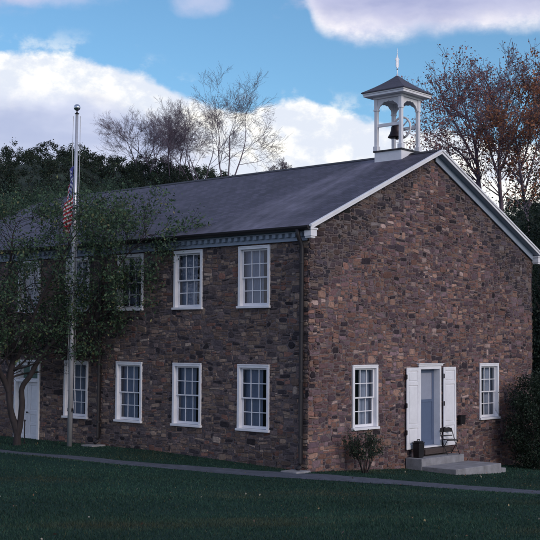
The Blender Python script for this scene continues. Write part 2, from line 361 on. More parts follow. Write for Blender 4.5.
# ------------------------------------------------------------------ stone schoolhouse
house = thing('stone_schoolhouse', (W/2, Lb/2, 0), 'two storey rubble stone schoolhouse with dark slate roof, white sash windows and open bell tower', 'schoolhouse')
TH = .5
PAL_G = [((.21, .118, .098), 24), ((.145, .088, .093), 20), ((.275, .175, .14), 15), ((.105, .073, .088), 15), ((.048, .037, .047), 10), ((.35, .26, .24), 5), ((.18, .125, .142), 11)]
PAL_L = [((.165, .118, .102), 24), ((.125, .098, .102), 22), ((.225, .168, .14), 13), ((.085, .071, .082), 14), ((.04, .035, .043), 9), ((.28, .225, .2), 5), ((.18, .10, .085), 8)]
def wall(name, org, ud, nd, U, top, holes, pal, dark_above=None, seed=1, gable=False):
    rr = random.Random(seed); org = Vector(org); ud = Vector(ud); nd = Vector(nd); zz = Vector((0, 0, 1)); mb = MB()
    mort = (.15, .12, .12)
    P = lambda u, v, n=0.0: org+ud*u+zz*v+nd*n
    vb = -1.2
    us = sorted({0, U}|{h[0] for h in holes}|{h[1] for h in holes}); vs = sorted({vb, H}|{h[2] for h in holes}|{h[3] for h in holes})
    for i in range(len(us)-1):
        for j in range(len(vs)-1):
            cu, cv = (us[i]+us[i+1])/2, (vs[j]+vs[j+1])/2
            if any(h[0] < cu < h[1] and h[2] < cv < h[3] for h in holes): continue
            for n, in ((0,), (-TH,)):
                mb.face([P(us[i], vs[j], n), P(us[i+1], vs[j], n), P(us[i+1], vs[j+1], n), P(us[i], vs[j+1], n)], 1 if n else 0, mort)
    if gable:
        for n in (0, -TH): mb.face([P(0, H, n), P(U, H, n), P(U/2, top(U/2), n)], 1 if n else 0, mort)
    for a, b, c, d in holes:
        for q in (((a, c), (b, c)), ((b, c), (b, d)), ((b, d), (a, d)), ((a, d), (a, c))):
            mb.face([P(*q[0], 0), P(*q[1], 0), P(*q[1], -TH), P(*q[0], -TH)], 0, mort)
    # rubble packing: interlocking rectangles on a fine grid
    cu, cv = .042, .030; nu, nv = int((U+.06)/cu), int((top(U/2) if gable else H)/cv)+int(1.0/cv)
    occ = np.zeros((nu, nv), bool); u0, v0 = -.03, -1.0
    wj = [rr.uniform(0, 6.28) for _ in range(6)]
    for i in range(nu):
        for j in range(nv):
            u, v = u0+(i+.5)*cu, v0+(j+.5)*cv
            if v > top(u)-.02 or any(h[0]-.01 < u < h[1]+.01 and h[2]-.01 < v < h[3]+.01 for h in holes): occ[i, j] = True
    order = [(i, j) for j in range(nv) for i in range(nu)]
    pre = []
    for tries, wr, hr in ((int(U*H*2), (6, 11), (4, 7)), (int(U*H*14), (4, 9), (3, 5)), (int(U*H*18), (3, 7), (2, 4))):
        for _ in range(tries):
            i, j = rr.randrange(nu-2), rr.randrange(nv-2); w, h = rr.randint(*wr), rr.randint(*hr)
            if i+w > nu or j+h > nv or occ[i:i+w, j:j+h].any(): continue
            occ[i:i+w, j:j+h] = True; pre.append((i, j, w, h))
    for q_ in pre+order:
        i, j = q_[:2]
        if len(q_) == 2 and occ[i, j]: continue
        big = rr.random() < .10
        w = rr.choice((3, 4, 5, 6, 7, 8, 9, 10)) if not big else rr.choice((8, 10, 12)); h = rr.choice((2, 2, 3, 3, 4, 5)) if not big else rr.choice((5, 6, 7))
        if u0+i*cu < .1 or u0+i*cu > U-.55: w = rr.choice((7, 9, 11)); h = rr.choice((4, 5, 6))
        run = 1
        while i+run < nu and not occ[i+run, j] and run < 17: run += 1
        if run-w < 3: w = run if run <= w+3 else run-3
        w = min(w, run)
        while h > 1 and (j+h > nv or occ[i:i+w, j:j+h].any()): h -= 1
        if len(q_) == 4: w, h = q_[2:]
        occ[i:i+w, j:j+h] = True
        a, b = u0+i*cu, u0+(i+w)*cu; c, d = v0+j*cv, v0+(j+h)*cv
        g = rr.uniform(.005, .013); out = rr.uniform(.004, .019) if w*h > 2 else .005
        if a < .3: out = rr.uniform(.008, .04)
        wob = lambda u, v: .022*math.sin(u*3.1+wj[0])*math.sin(v*2.3+wj[1])+.012*math.sin(u*9+wj[2]+v*4)
        jt = lambda: rr.uniform(-.016, .016)
        cr = [(a+g, c+g), (b-g, c+g), (b-g, d-g), (a+g, d-g)]
        # eight-sided stone outline with knocked-off corners
        o8 = []
        ch = min(w*cu, h*cv)*rr.uniform(.12, .42)
        for k in range(4):
            x0, y0 = cr[k]; xp, yp = cr[k-1]; xn, yn = cr[(k+1) % 4]
            lp = math.hypot(xp-x0, yp-y0); ln = math.hypot(xn-x0, yn-y0); c1 = min(ch*rr.uniform(.4, 1.3), lp*.45); c2 = min(ch*rr.uniform(.4, 1.3), ln*.45)
            o8.append((x0+(xp-x0)/lp*c1+jt()*.5, y0+(yp-y0)/lp*c1+jt()*.5)); o8.append((x0+(xn-x0)/ln*c2+jt()*.5, y0+(yn-y0)/ln*c2+jt()*.5))
        ta = rr.gauss(0, .05); xc, yc = (a+b)/2, (c+d)/2; o8 = [(xc+(x-xc)-(y-yc)*ta, yc+(y-yc)+(x-xc)*ta) for x, y in o8]
        o8 = [(x, y+wob(x, y)) for x, y in o8]
        mx_, my_ = (a+b)/2, (c+d)/2+wob((a+b)/2, (c+d)/2)
        t = rr.random()*100*1.0; tot = sum(p[1] for p in pal); acc = 0; col = pal[0][0]
        for cc, wt in pal:
            acc += wt*100/tot
            if t <= acc: col = cc; break
        k = rr.uniform(.70, 1.30); patch = 1+.22*math.sin(u0*2+mx_*1.1+wj[3])*math.sin(my_*1.4+wj[4]); k *= patch
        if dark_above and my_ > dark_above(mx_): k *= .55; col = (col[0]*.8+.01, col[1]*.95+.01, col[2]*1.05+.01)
        if my_ < .5: k *= .92
        gn = (.97, .92, .90) if gable else (1.12, 1.07, 1.0); col = tuple(min(.6, max(.02, q*k*g_)) for q, g_ in zip(col, gn))
        tl = [rr.uniform(-.008, .008) for _ in range(2)]
        rim = [P(x, y, 0.001) for x, y in o8]
        fr = [P(mx_+(x-mx_)*.88, my_+(y-my_)*.84, out+tl[0]*(x-mx_)*8+tl[1]*(y-my_)*10+rr.uniform(-.004, .004)) for x, y in o8]
        n0 = len(mb.v); mb.v += [tuple(q) for q in rim+fr]; mb.c += [col]*16
        mb.f.append(tuple(range(n0+8, n0+16))); mb.mi.append(0)
        for q in range(8): q2 = (q+1) % 8; mb.f.append((n0+q, n0+q2, n0+8+q2, n0+8+q)); mb.mi.append(0)
    return mb.build(name, [M['stone'], M['plaster']], house, colors=True)
GW = 1.2
upz, loz, gaz = (4.42, 6.19), (.97, 2.84), (1.0, 2.84)
bays = [1.99, 4.64, 7.2, 9.77, 12.35, 14.9, 17.45]
long_holes = [(b-GW/2, b+GW/2, *upz) for b in bays]+[(b-GW/2, b+GW/2, *loz) for b in bays if b != 12.35]+[(11.66, 13.06, .12, 2.75)]
gab_holes = [(2.53-GW/2, 2.53+GW/2, *gaz), (9.34-GW/2, 9.34+GW/2, *gaz), (5.22, 6.44, .3, 2.78)]
gtop = lambda u: H+(W/2-abs(u-W/2))*SL+.12
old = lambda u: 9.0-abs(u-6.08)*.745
def roofz(x): return RZ+(W/2+OE-abs(x-W/2))*SL
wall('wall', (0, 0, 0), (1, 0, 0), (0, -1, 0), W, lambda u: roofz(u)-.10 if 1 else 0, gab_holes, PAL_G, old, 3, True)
wall('wall', (0, 0, 0), (0, 1, 0), (-1, 0, 0), Lb, lambda u: H, long_holes, PAL_L, None, 5)
wall('wall', (W, 0, 0), (0, 1, 0), (1, 0, 0), Lb, lambda u: H, [], PAL_L, None, 6)
wall('wall', (0, Lb, 0), (1, 0, 0), (0, 1, 0), W, lambda u: roofz(u)-.10, [], PAL_L, None, 8, True)
mb = MB(); mb.box((.52, .52, .1), (W-.52, Lb-.52, .28)); mb.build('floor', M['inner'], house)
mb = MB(); mb.box((.52, .52, 3.4), (W-.52, Lb-.52, 3.6)); mb.build('upper_floor', M['inner'], house)
mb = MB(); mb.box((.52, .52, 6.42), (W-.52, Lb-.52, 6.5)); mb.build('ceiling', M['shade'], house)
mb = MB(); mb.box((.52, 6.2, .29), (W-.52, 6.32, 3.39)); mb.box((.52, 6.2, 3.61), (W-.52, 6.32, 6.41)); mb.build('partition', M['shade'], house)
# roof
mb = MB(); T = .09
for s in (-1, 1):
    xe = W/2+s*(W/2+OE); y0, y1 = -OV, Lb+OV
    A = [(xe, y0, RZ), (W/2, y0, AZ), (W/2, y1, AZ), (xe, y1, RZ)]
    B = [(x, y, z-T) for x, y, z in A]
    mb.face(A if s < 0 else A[::-1]); mb.face(B[::-1] if s < 0 else B)
    for i in range(4): mb.face([A[i], A[(i+1) % 4], B[(i+1) % 4], B[i]])
rf = mb.build('roof', M['roof'], house, origin=(W/2, Lb/2, RZ))
mb = MB(); mb.prism([(W/2-.14, AZ-.05), (W/2, AZ+.035), (W/2+.14, AZ-.05), (W/2, AZ-.005)], 1, -OV-.005, Lb+OV+.005); mb.build('ridge_cap', M['dark'], rf)
# rakes: white fascia, grey-blue soffit and frieze
for yy, sg in ((0, -1), (Lb, 1)):
    for s in (-1, 1):
        yo = yy+sg*OV
        def q(t, dz): x = W/2+s*t; return (x, AZ-t*SL+dz)
        e = W/2+OE+.01
        mb = MB(); mb.prism([q(0, -.035), q(e, -.035), q(e, -.115), q(0, -.115)], 1, yo+sg*.003, yo+sg*.028)
        wm = M['white'] if yy == 0 else M['dark']; fb = mb.build('rake_board', wm, house)
        mb = MB(); mb.prism([q(0, .022), q(e+.02, .022), q(e+.02, -.032), q(0, -.032)], 1, yo-sg*.02, yo+sg*.06); mb.build('drip_moulding', wm, fb)
        mb = MB(); mb.prism([q(0, -.095), q(e-.02, -.095), q(e-.02, -.112), q(0, -.112)], 1, yo-sg*.002, yy-sg*-.03); mb.build('soffit', M['trim'], fb)
        mb = MB(); mb.prism([q(0, -.115), q(e-.3, -.115), q(e-.3, -.2 if s < 0 else -.34), q(0, -.2 if s < 0 else -.34)], 1, yy+sg*.035, yy+sg*.075); mb.build('frieze_board', M['trim'], fb)
# long cornices with dentils, gutters
for s in (-1, 1):
    X = 0 if s < 0 else W; n = -1 if s < 0 else 1
    mb = MB(); mb.box((X+n*.04, .02, 6.24), (X+n*.075, Lb-.02, 6.50)); mb.box((X+n*.04, .0, 6.505), (X+n*.25, Lb, 6.53)); mb.box((X+n*.078, .01, 6.44), (X+n*.15, Lb-.01, 6.50)); mb.box((X+n*.078, .01, 6.225), (X+n*.1, Lb-.01, 6.26))
    cn = mb.build('cornice', M['trim'], house)
    if s < 0:
        k = 0; first = None
        while k < 80 and .12+k*.24 < Lb-.15:
            if first is None: mb = MB(); mb.box((X+n*.078, .12, 6.335), (X+n*.16, .24, 6.435)); first = mb.build('dentil', M['trim'], cn)
            else: o = first.copy(); COL.objects.link(o); o.parent = cn; o.location.y = first.location.y+k*.24
            k += 1
    mb = MB(); pr = [(X+n*(OE+.13*math.cos(a)*1.0-.02), 6.60+.12*math.sin(a)) for a in np.linspace(math.pi, 2*math.pi, 9)]
    mb.prism(pr if s > 0 else pr, 1, -OV+.03, Lb+OV-.03); mb.build('gutter', M['dark'], house)
    for yy, sg in ((-OV, 1), (Lb+OV, -1)):      # cornice return at the corner
        y1 = yy+sg*(OV-.04)
        mb = MB(); mb.box((X+n*.25, yy, 6.33), (X-n*.0, y1, 6.50)); mb.box((X+n*.27, yy-sg*.02, 6.505), (X-n*.03, y1, 6.55)); mb.box((X+n*.22, yy+sg*.03, 6.28), (X+n*.03, y1, 6.325))
        mb.build('cornice_return', M['white'] if yy < 0 else M['trim'], house)
def pipe(x, y, n, zb):
    mb = MB(); mb.tube([(x+n*.30, y, 6.52), (x+n*.28, y, 6.36), (x+n*.13, y, 6.1), (x+n*.115, y, 5.9), (x+n*.115, y, zb+.25), (x+n*.15, y, zb+.13), (x+n*.26, y, zb+.07)], .062, 10)
    o = mb.build('downpipe', M['dark'], house, smooth=True)
    for z in (5.6, 4.0, 2.4, .9): mb = MB(); mb.lathe((x+n*.115, y, z), [(.075, 0), (.075, .05)], 10); mb.build('bracket', M['dark'], o)
pipe(0, .16, -1, .0); pipe(0, 8.5, -1, .2); pipe(0, 18.6, -1, .2); pipe(W, .2, 1, -.65)
# sash windows (built facing -Y, local coordinates: sill centre at origin)
def make_window(h, sx=1):
    w = GW; c = .085
    fr = MB(); d0, d1 = -.045, .14
    fr.box((-w/2, d0, .07), (-w/2+c, d1, h)); fr.box((w/2-c, d0, .07), (w/2, d1, h)); fr.box((-w/2+c+.001, d0, h-.10), (w/2-c-.001, d1, h)); fr.box((-w/2+.004, d0-.012, h-.035), (w/2-.004, d0-.002, h-.004))
    f = fr.build('window', M['white'], house, origin=(0, 0, 0), bevel=.006); f.location = (0, 0, 0); f['_w'] = [0, 0, 0]
    sb = MB(); sb.box((-w/2-.03, -.09, 0), (w/2+.03, .15, .066)); sb.build('sill', M['white'], f, bevel=.006)
    z0, z1 = .07, h-.10; zm = (z0+z1)/2; x0 = w/2-c-.004
    for a, b, dy in ((z0+.003, zm+.02, .085), (zm-.018, z1-.003, .045)):
        s = MB(); st = .05; y0, y1 = dy, dy+.035
        s.box((-x0, y0, a), (-x0+st, y1, b)); s.box((x0-st, y0, a), (x0, y1, b)); s.box((-x0+st+.001, y0, a), (x0-st-.001, y1, a+(.075 if a < zm-.1 else .038))); s.box((-x0+st+.001, y0, b-.04), (x0-st-.001, y1, b))
        ga, gb = a+(.076 if a < zm-.1 else .039), b-.041
        for k in (1, 2): xx = -x0+st+(2*x0-2*st)*k/3; s.box((xx-.012, y0+.003, ga), (xx+.012, y1-.003, gb))
        zc = (ga+gb)/2; s.box((-x0+st+.001, y0+.005, zc-.012), (x0-st-.001, y1-.005, zc+.012))
        s.build('sash', M['white'], f)
        g = MB(); g.face([(-x0+st, dy+.018, ga), (x0-st, dy+.018, ga), (x0-st, dy+.018, gb), (-x0+st, dy+.018, gb)]); g.build('pane', M['glass'], f)
    l = MB(); t = .02
    l.box((-w/2+.004, .145, .02), (-w/2+t, TH+.01, h-.01)); l.box((w/2-t, .145, .02), (w/2-.004, TH+.01, h-.01)); l.box((-w/2+t+.001, .145, h-.03), (w/2-t-.001, TH+.01, h-.01)); l.box((-w/2+t+.001, .145, .005), (w/2-t-.001, TH+.03, .035))
    l.build('inner_lining', M['plaster'], f)
    cu_ = MB(); n = 28; xs = [(-w/2+.03)+(w*(.60 if sx > 0 else .46))*k/n for k in range(n+1)]  # added pale pleated panel, stands in for the daylit far side of the lining
    V = []
    for k, x in enumerate(xs): V += [(x*sx, .24+.014*math.sin(k*1.5)+.006*math.sin(k*.7), z) for z in (.04, h-.035)]
    cu_.add(V, [(2*k, 2*k+2, 2*k+3, 2*k+1) for k in range(n)]); cu_.build('lit_lining_panel', M['lit_lining_panel'], f, smooth=True)
    return f
def place_window(proto, world, rotz, first):
    if first: o = proto
    else:
        o = proto.copy(); COL.objects.link(o); o.parent = house
        for ch in list(proto.children):
            c = ch.copy(); COL.objects.link(c); c.parent = o
    o.location = Vector(world)-Vector(house['_w']); o.rotation_euler = (0, 0, rotz)
pu = make_window(upz[1]-upz[0]); pl_ = make_window(loz[1]-loz[0]); pg = make_window(gaz[1]-gaz[0], -1)
for i, b in enumerate(bays): place_window(pu, (0, b, upz[0]), -math.pi/2, i == 0)
for i, b in enumerate([b for b in bays if b != 12.35]): place_window(pl_, (0, b, loz[0]), -math.pi/2, i == 0)
for i, x in enumerate((2.53, 9.34)): place_window(pg, (x, 0, gaz[0]), 0, i == 0)
for o in house.children:
    if o.name.startswith('window') and o.rotation_euler.z == 0: o['label'] = 'white sash window beside the gable door'
# gable entrance
def gable_door():
    x0, x1, z0, z1 = 5.22, 6.44, .3, 2.78; c = .09
    mb = MB(); mb.box((x0, -.05, z0+.05), (x0+c, .40, z1)); mb.box((x1-c, -.05, z0+.05), (x1, .40, z1)); mb.box((x0+c+.001, -.05, z1-.1), (x1-c-.001, .40, z1))
    mb.box((x0, -.06, z0), (x1, .42, z0+.045))
    fr = mb.build('entrance_frame', M['white'], house, bevel=.006)
    mb = MB(); mb.box((x0-.05, -.08, z1+.003), (x1+.05, .02, z1+.06)); mb.box((x0-.08, -.11, z1+.063), (x1+.08, .02, z1+.085)); mb.build('door_head_moulding', M['white'], fr, bevel=.006)
    # recessed door leaf: upper panel coloured pale for the glass reflection, slate-blue lower panel
    a, b = x0+c+.004, x1-c-.004; y = .17
    mb = MB(); mb.box((a, y, z0+.05), (a+.1, y+.045, z1-.105)); mb.box((b-.1, y, z0+.05), (b, y+.045, z1-.105)); zs = 1.72
    for q in ((z0+.05, z0+.2), (zs-.05, zs+.03), (z1-.21, z1-.105)): mb.box((a+.101, y, q[0]), (b-.101, y+.045, q[1]))
    dr = mb.build('door', M['doorblue'], house)
    mb = MB(); mb.box((a+.101, y+.015, z0+.2), (b-.101, y+.03, zs-.05)); mb.build('lower_panel', M['doorblue'], dr)
    mb = MB(); mb.box((a+.101, y+.015, zs+.03), (b-.101, y+.03, z1-.21)); mb.build('upper_panel', M['doorpale'], dr)
    mb = MB(); mb.lathe((a+.05, y-.05, 1.35), [(.01, 0), (.03, .01), (.035, .03), (.03, .05), (.01, .06)], 12); mb.box((a+.045, y-.03, 1.37), (a+.055, y, 1.39)); mb.build('handle', M['iron'], dr)
    mb = MB(); mb.box((x0-.02, -.28, .125), (x1+.32, -.065, .285)); mb.build('threshold_step', M['wood'], house, bevel=.01)
    for sx0, sx1, s in ((4.50, 5.165, -1), (6.50, 7.2, 1)):
        zb, zt = .31, 2.74; mb = MB(); yf, yb = -.105, -.06; st = .085
        mb.box((sx0, yf, zb), (sx0+st, yb, zt)); mb.box((sx1-st, yf, zb), (sx1, yb, zt))
        rails = [(zb, zb+.13), (zb+.62, zb+.72), (zt-.53, zt-.43), (zt-.1, zt)]
        for q in rails: mb.box((sx0+st+.001, yf, q[0]), (sx1-st-.001, yb, q[1]))
        sh = mb.build('shutter', M['white'], house, bevel=.005)
        mb = MB()
        for q0, q1 in zip(rails[:-1], rails[1:]):
            mb.box((sx0+st+.001, yf+.022, q0[1]+.001), (sx1-st-.001, yb-.008, q1[0]-.001)); mb.box((sx0+st+.045, yf+.010, q0[1]+.045), (sx1-st-.045, yf+.0215, q1[0]-.045))
        mb.build('shutter_panel', M['white'], sh, bevel=.004)
        for z in (.75, 1.55, 2.4):
            xh = sx0-.004 if s > 0 else sx0-.035; mb = MB(); mb.box((xh-.02, yf-.012, z), (xh+.035, yf-.002, z+.13)); mb.tube([(xh-.022, yf-.012, z-.01), (xh-.022, yf-.012, z+.14)], .014, 8); mb.build('hinge' if s > 0 else 'shutter_holdback', M['iron'], sh)
gable_door()
# double door on the long side
def side_door():
    y0, y1, z0, z1 = 11.66, 13.06, .12, 2.75; c = .1
    mb = MB(); mb.box((-.05, y0, z0), (.3, y0+c, z1)); mb.box((-.05, y1-c, z0), (.3, y1, z1)); mb.box((-.05, y0+c+.001, z1-.1), (.3, y1-c-.001, z1)); mb.box((-.05, y0+c+.001, 2.08), (.3, y1-c-.001, 2.16)); mb.box((-.06, y0+.001, z0-.05), (.3, y1-.001, z0-.003))
    fr = mb.build('entrance_frame', M['white'], house, bevel=.006)
    mb = MB(); mb.box((-.10, y0-.08, z1+.003), (.02, y1+.08, z1+.08)); mb.build('door_head_moulding', M['white'], fr, bevel=.006)
    mb = MB(); mb.box((.1, y0+c+.002, 2.165), (.13, y0+c+.04, z1-.103)); mb.box((.1, y1-c-.04, 2.165), (.13, y1-c-.002, z1-.103)); mb.box((.1, y0+c+.041, 2.165), (.13, y1-c-.041, 2.2)); mb.box((.1, y0+c+.041, z1-.14), (.13, y1-c-.041, z1-.103)); ym = (y0+y1)/2; mb.box((.102, ym-.014, 2.2), (.128, ym+.014, z1-.14))
    tr = mb.build('transom_window', M['white'], house)
    mb = MB(); mb.face([(.115, y0+c+.04, 2.2), (.115, y1-c-.04, 2.2), (.115, y1-c-.04, z1-.14), (.115, y0+c+.04, z1-.14)]); mb.build('pane', M['glass'], tr)
    ym = (y0+y1)/2
    for a, b in ((y0+c+.003, ym-.003), (ym+.003, y1-c-.003)):
        mb = MB(); st = .075; xa, xb = .08, .125; zt = 2.076; zb = z0+.004
        mb.box((xa, a, zb), (xb, a+st, zt)); mb.box((xa, b-st, zb), (xb, b, zt)); rails = [(zb, zb+.17), (.62, .70), (.98, 1.12), (zt-.12, zt)]
        for q in rails: mb.box((xa, a+st+.001, q[0]), (xb, b-st-.001, q[1]))
        d = mb.build('door', M['white'], house, bevel=.004); mb = MB()
        for q0, q1 in zip(rails[:-1], rails[1:]): mb.box((xa+.02, a+st+.001, q0[1]+.001), (xb-.005, b-st-.001, q1[0]-.001)); mb.box((xa+.006, a+st+.04, q0[1]+.04), (xa+.0195, b-st-.04, q1[0]-.04))
        mb.build('door_panel', M['white'], d)
        if a > ym: mb = MB(); mb.lathe((xa-.05, a+.04, 1.02), [(.01, 0), (.03, .012), (.034, .03), (.03, .05), (.01, .06)], 12); mb.box((xa-.04, a+.03, 1.04), (xa, a+.05, 1.06)); mb.build('handle', M['iron'], d)
side_door()
# belfry on the ridge
def belfry():
    cx, cy = W/2, 1.40; b = .52; zt = 9.66
    mb = MB()
    mb.prism([(cx-b, roofz(cx-b)-.02), (cx, AZ-.02), (cx+b, roofz(cx+b)-.02), (cx+b, zt-.10), (cx-b, zt-.10)], 1, cy-b, cy+b)
    bf = mb.build('belfry', M['white'], house)
    mb = MB(); mb.box((cx-b-.04, cy-b-.04, zt-.097), (cx+b+.04, cy+b+.04, zt-.05)); mb.build('deck', M['dark'], bf)
    ph = .475; z1 = 11.28
    for sx in (-1, 1):
        for sy in (-1, 1):
            x, y = cx+sx*ph, cy+sy*ph; mb = MB(); mb.box((x-.085, y-.085, zt-.048), (x+.085, y+.085, zt+.10)); mb.box((x-.055, y-.055, zt+.101), (x+.055, y+.055, z1-.38)); mb.box((x-.075, y-.075, z1-.379), (x+.075, y+.075, z1-.33)); mb.box((x-.062, y-.062, z1-.329), (x+.062, y+.062, z1))
            mb.build('post', M['white'], bf, bevel=.006)
    def arch(ax, off):      # scalloped bracket panel between two posts
        n = 29; w = ph-.065; top = z1-.002; pts = []
        for i in range(n):
            t = -1+2*i/(n-1); base = z1-.34+.26*(1-abs(t)**3); sc = .03*abs(math.sin(t*math.pi*2.5)); pts.append((t*w, base-sc))
        o = [(q[0]+(cy if ax == 0 else cx), q[1]) for q in pts]; c0 = (cy if ax == 0 else cx)
        for i in range(n-1):
            mbb.prism([o[i], o[i+1], (o[i+1][0], top), (o[i][0], top)], ax, off-.02, off+.02)
    for ax, off in ((0, cx-ph), (0, cx+ph), (1, cy-ph), (1, cy+ph)):
        mbb = MB(); arch(ax, off); mbb.build('scalloped_bracket', M['white'], bf)
    e = .80
    mb = MB(); mb.box((cx-ph-.09, cy-ph-.09, z1+.002), (cx+ph+.09, cy+ph+.09, z1+.07)); mb.box((cx-e+.02, cy-e+.02, z1+.072), (cx+e-.02, cy+e-.02, z1+.14)); mb.box((cx-e, cy-e, z1+.142), (cx+e, cy+e, z1+.185)); mb.build('eaves_board', M['white'], bf, bevel=.004)
    zr = z1+.187; A = (cx, cy, zr+.62); E = e+.035
    mb = MB(); n = 8
    pts = []
    for k in range(n+1):
        t = k/n; r_ = E*(1-t); z = zr+.03+.60*t-.035*math.sin(math.pi*t); pts.append((max(r_, .012), z))
    V = [(cx+sx*E, cy+sy*E, zr) for sx, sy in ((-1, -1), (1, -1), (1, 1), (-1, 1))]
    for r_, z in pts: V += [(cx+sx*r_, cy+sy*r_, z) for sx, sy in ((-1, -1), (1, -1), (1, 1), (-1, 1))]
    F = [(3, 2, 1, 0)]+[(4*i+k, 4*i+(k+1) % 4, 4*i+4+(k+1) % 4, 4*i+4+k) for i in range(n+1) for k in range(4)]
    mb.add(V, F); mb.build('belfry_roof', M['slate2'], bf)
    zf = zr+.60
    mb = MB(); mb.lathe((cx, cy, zf), [(.045, 0), (.03, .05), (.012, .08), (.012, .2), (.03, .23), (.012, .26), (.010, .50), (.006, .86), (.002, .92)], 10)
    an = R(-20); dx, dy = math.cos(an), math.sin(an)
    def vp(u, z): return (cx+dx*u, cy+dy*u, zf+z)
    for th in (-.006,):
        o = [(-.05, .30), (.0, .26), (.05, .31), (.065, .42), (.05, .50), (.08, .56), (.04, .60), (.0, .76), (-.04, .6), (-.085, .55), (-.05, .49), (-.06, .4)]
        nrm = (-dy*.008, dx*.008); Vv = [(vp(u, z)[0]+s*nrm[0], vp(u, z)[1]+s*nrm[1], vp(u, z)[2]) for s in (-1, 1) for u, z in o]; k = len(o)
        mb.add(Vv, [tuple(range(k)), tuple(range(2*k-1, k-1, -1))]+[(i, (i+1) % k, (i+1) % k+k, i+k) for i in range(k)])
    mb.build('finial', M['alu'], bf)
    zb = 10.42
    mb = MB(); mb.box((cx-ph-.03, cy-ph+.056, zb-.05), (cx-ph+.03, cy+ph-.056, zb+.05)); mb.build('bell_beam', M['white'], bf)
    mb = MB(); mb.box((cx+ph-.03, cy-ph+.056, zb-.05), (cx+ph+.03, cy+ph-.056, zb+.05)); mb.build('bell_beam', M['white'], bf)
    mb = MB(); mb.lathe((cx-.06, cy, zb-.36), [(.27, 0), (.265, .03), (.21, .12), (.18, .22), (.165, .33), (.13, .41), (.05, .44)], 24); mb.tube([(cx-.06, cy, zb-.1), (cx-.06, cy, zb-.40)], .012, 6); mb.lathe((cx-.06, cy, zb-.43), [(.01, 0), (.035, .03), (.03, .06), (.01, .08)], 10)
    mb.build('bell', M['bronze'], bf, smooth=True)
    mb = MB(); mb.tube([(cx-ph+.031, cy, zb), (cx+ph-.031, cy, zb)], .022, 8); mb.box((cx-.15, cy-.05, zb+.06), (cx+.03, cy+.05, zb+.14)); mb.build('yoke', M['iron'], bf)
    mb = MB(); xw = cx+.24; rw = .34
    mb.tube([(xw, cy+rw*math.cos(a), zb+rw*math.sin(a)) for a in np.linspace(0, 2*math.pi, 33)], .036, 8, caps=False)
    for k in range(6): a = k*math.pi/3+.3; mb.tube([(xw, cy+.03*math.cos(a), zb+.03*math.sin(a)), (xw, cy+rw*math.cos(a), zb+rw*math.sin(a))], .024, 6)
    mb.tube([(xw-.03, cy, zb), (xw+.03, cy, zb)], .05, 10)
    mb.build('bell_wheel', M['white'], bf, smooth=True)
M['slate2'] = mat('belfry_slate', (.07, .066, .09), .6, noise_amt=.35, nscale=7, bump=.5, bscale=12, stretch=(1, 1, 5))
belfry()

# ------------------------------------------------------------------ entrance things
st = thing('concrete_steps', (5.6, -.9, -.3), 'low two level concrete steps below the gable door', 'steps')
mb = MB(); mb.box((4.5, -.62, -.7), (6.82, -.045, .075)); mb.build('landing', M['conc'], st, bevel=.015)
mb = MB(); mb.box((4.52, -1.78, -.75), (7.06, -.625, -.145)); mb.build('lower_slab', M['conc'], st, bevel=.015)
mb = MB(); mb.box((7.10, -1.62, -.75), (7.62, -.95, -.33)); tag(mb.build('stone_slab', M['conc'], bevel=.02), 'small flat slab in the grass at the right end of the gable steps', 'slab')
mb = MB(); mb.box((-.62, -.12, -.1), (-.03, .45, .045)); tag(mb.build('splash_block', M['conc'], bevel=.02), 'pale flat splash stone under the corner downpipe', 'splash block')
mb = MB(); mb.box((-.62, 8.2, .1), (-.05, 8.75, .225)); tag(mb.build('splash_block', M['conc'], bevel=.02), 'flat stone at the foot of the middle downpipe on the long wall', 'splash block')
def chair():
    c = Vector((6.42, -.36, .077)); t = thing('folding_chair', c, 'dark metal folding chair standing on the landing right of the gable door', 'folding chair')
    a = R(-28); ca, sa = math.cos(a), math.sin(a)      # local +y = front
    def P(x, y, z): return (c.x+x*ca-y*sa, c.y+x*sa+y*ca, c.z+z)
    s = -1  # front faces away from the wall
    r = .0125
    mb = MB(); w = .215
    top = [P(w*math.cos(q), s*-.24+.0, .70+.11*math.sin(q)) for q in np.linspace(0, math.pi, 9)]
    mb.tube([P(w, s*.22, .01), P(w, s*-.05, .36)]+top+[P(-w, s*-.05, .36), P(-w, s*.22, .01)], r, 8)
    mb.tube([P(-w, s*.17, .09), P(w, s*.17, .09)], .008, 6)
    mb.build('back_frame', M['iron'], t, smooth=True)
    mb = MB(); mb.tube([P(w-.03, s*-.24, .01), P(w-.03, s*.17, .43), P(-w+.03, s*.17, .43), P(-w+.03, s*-.24, .01)], r, 8); mb.tube([P(-w+.03, s*-.2, .06), P(w-.03, s*-.2, .06)], .008, 6); mb.build('leg_frame', M['iron'], t, smooth=True)
    def slab(name, x0, x1, y0, y1, z0, z1, curve=0, n=6):
        mb = MB(); V = []
        for i in range(n+1):
            u = i/n; x = x0+(x1-x0)*u; k = curve*(1-(2*u-1)**2)
            V += [P(x, y0-k, z0), P(x, y1-k, z0), P(x, y1-k+(0), z1), P(x, y0-k, z1)]
        F = [(0, 1, 2, 3), (4*n+3, 4*n+2, 4*n+1, 4*n)]+[(4*i+k, 4*i+4+k, 4*i+4+(k+1) % 4, 4*i+(k+1) % 4) for i in range(n) for k in range(4)]
        mb.add(V, F); return mb.build(name, M['iron'], t)
    slab('seat', -.19, .19, -.2, .2, .435, .455)
    slab('backrest', -.205, .205, .232, .25, .66, .78, -.03)
    slab('back_rail', -.205, .205, .205, .22, .54, .57)
chair()
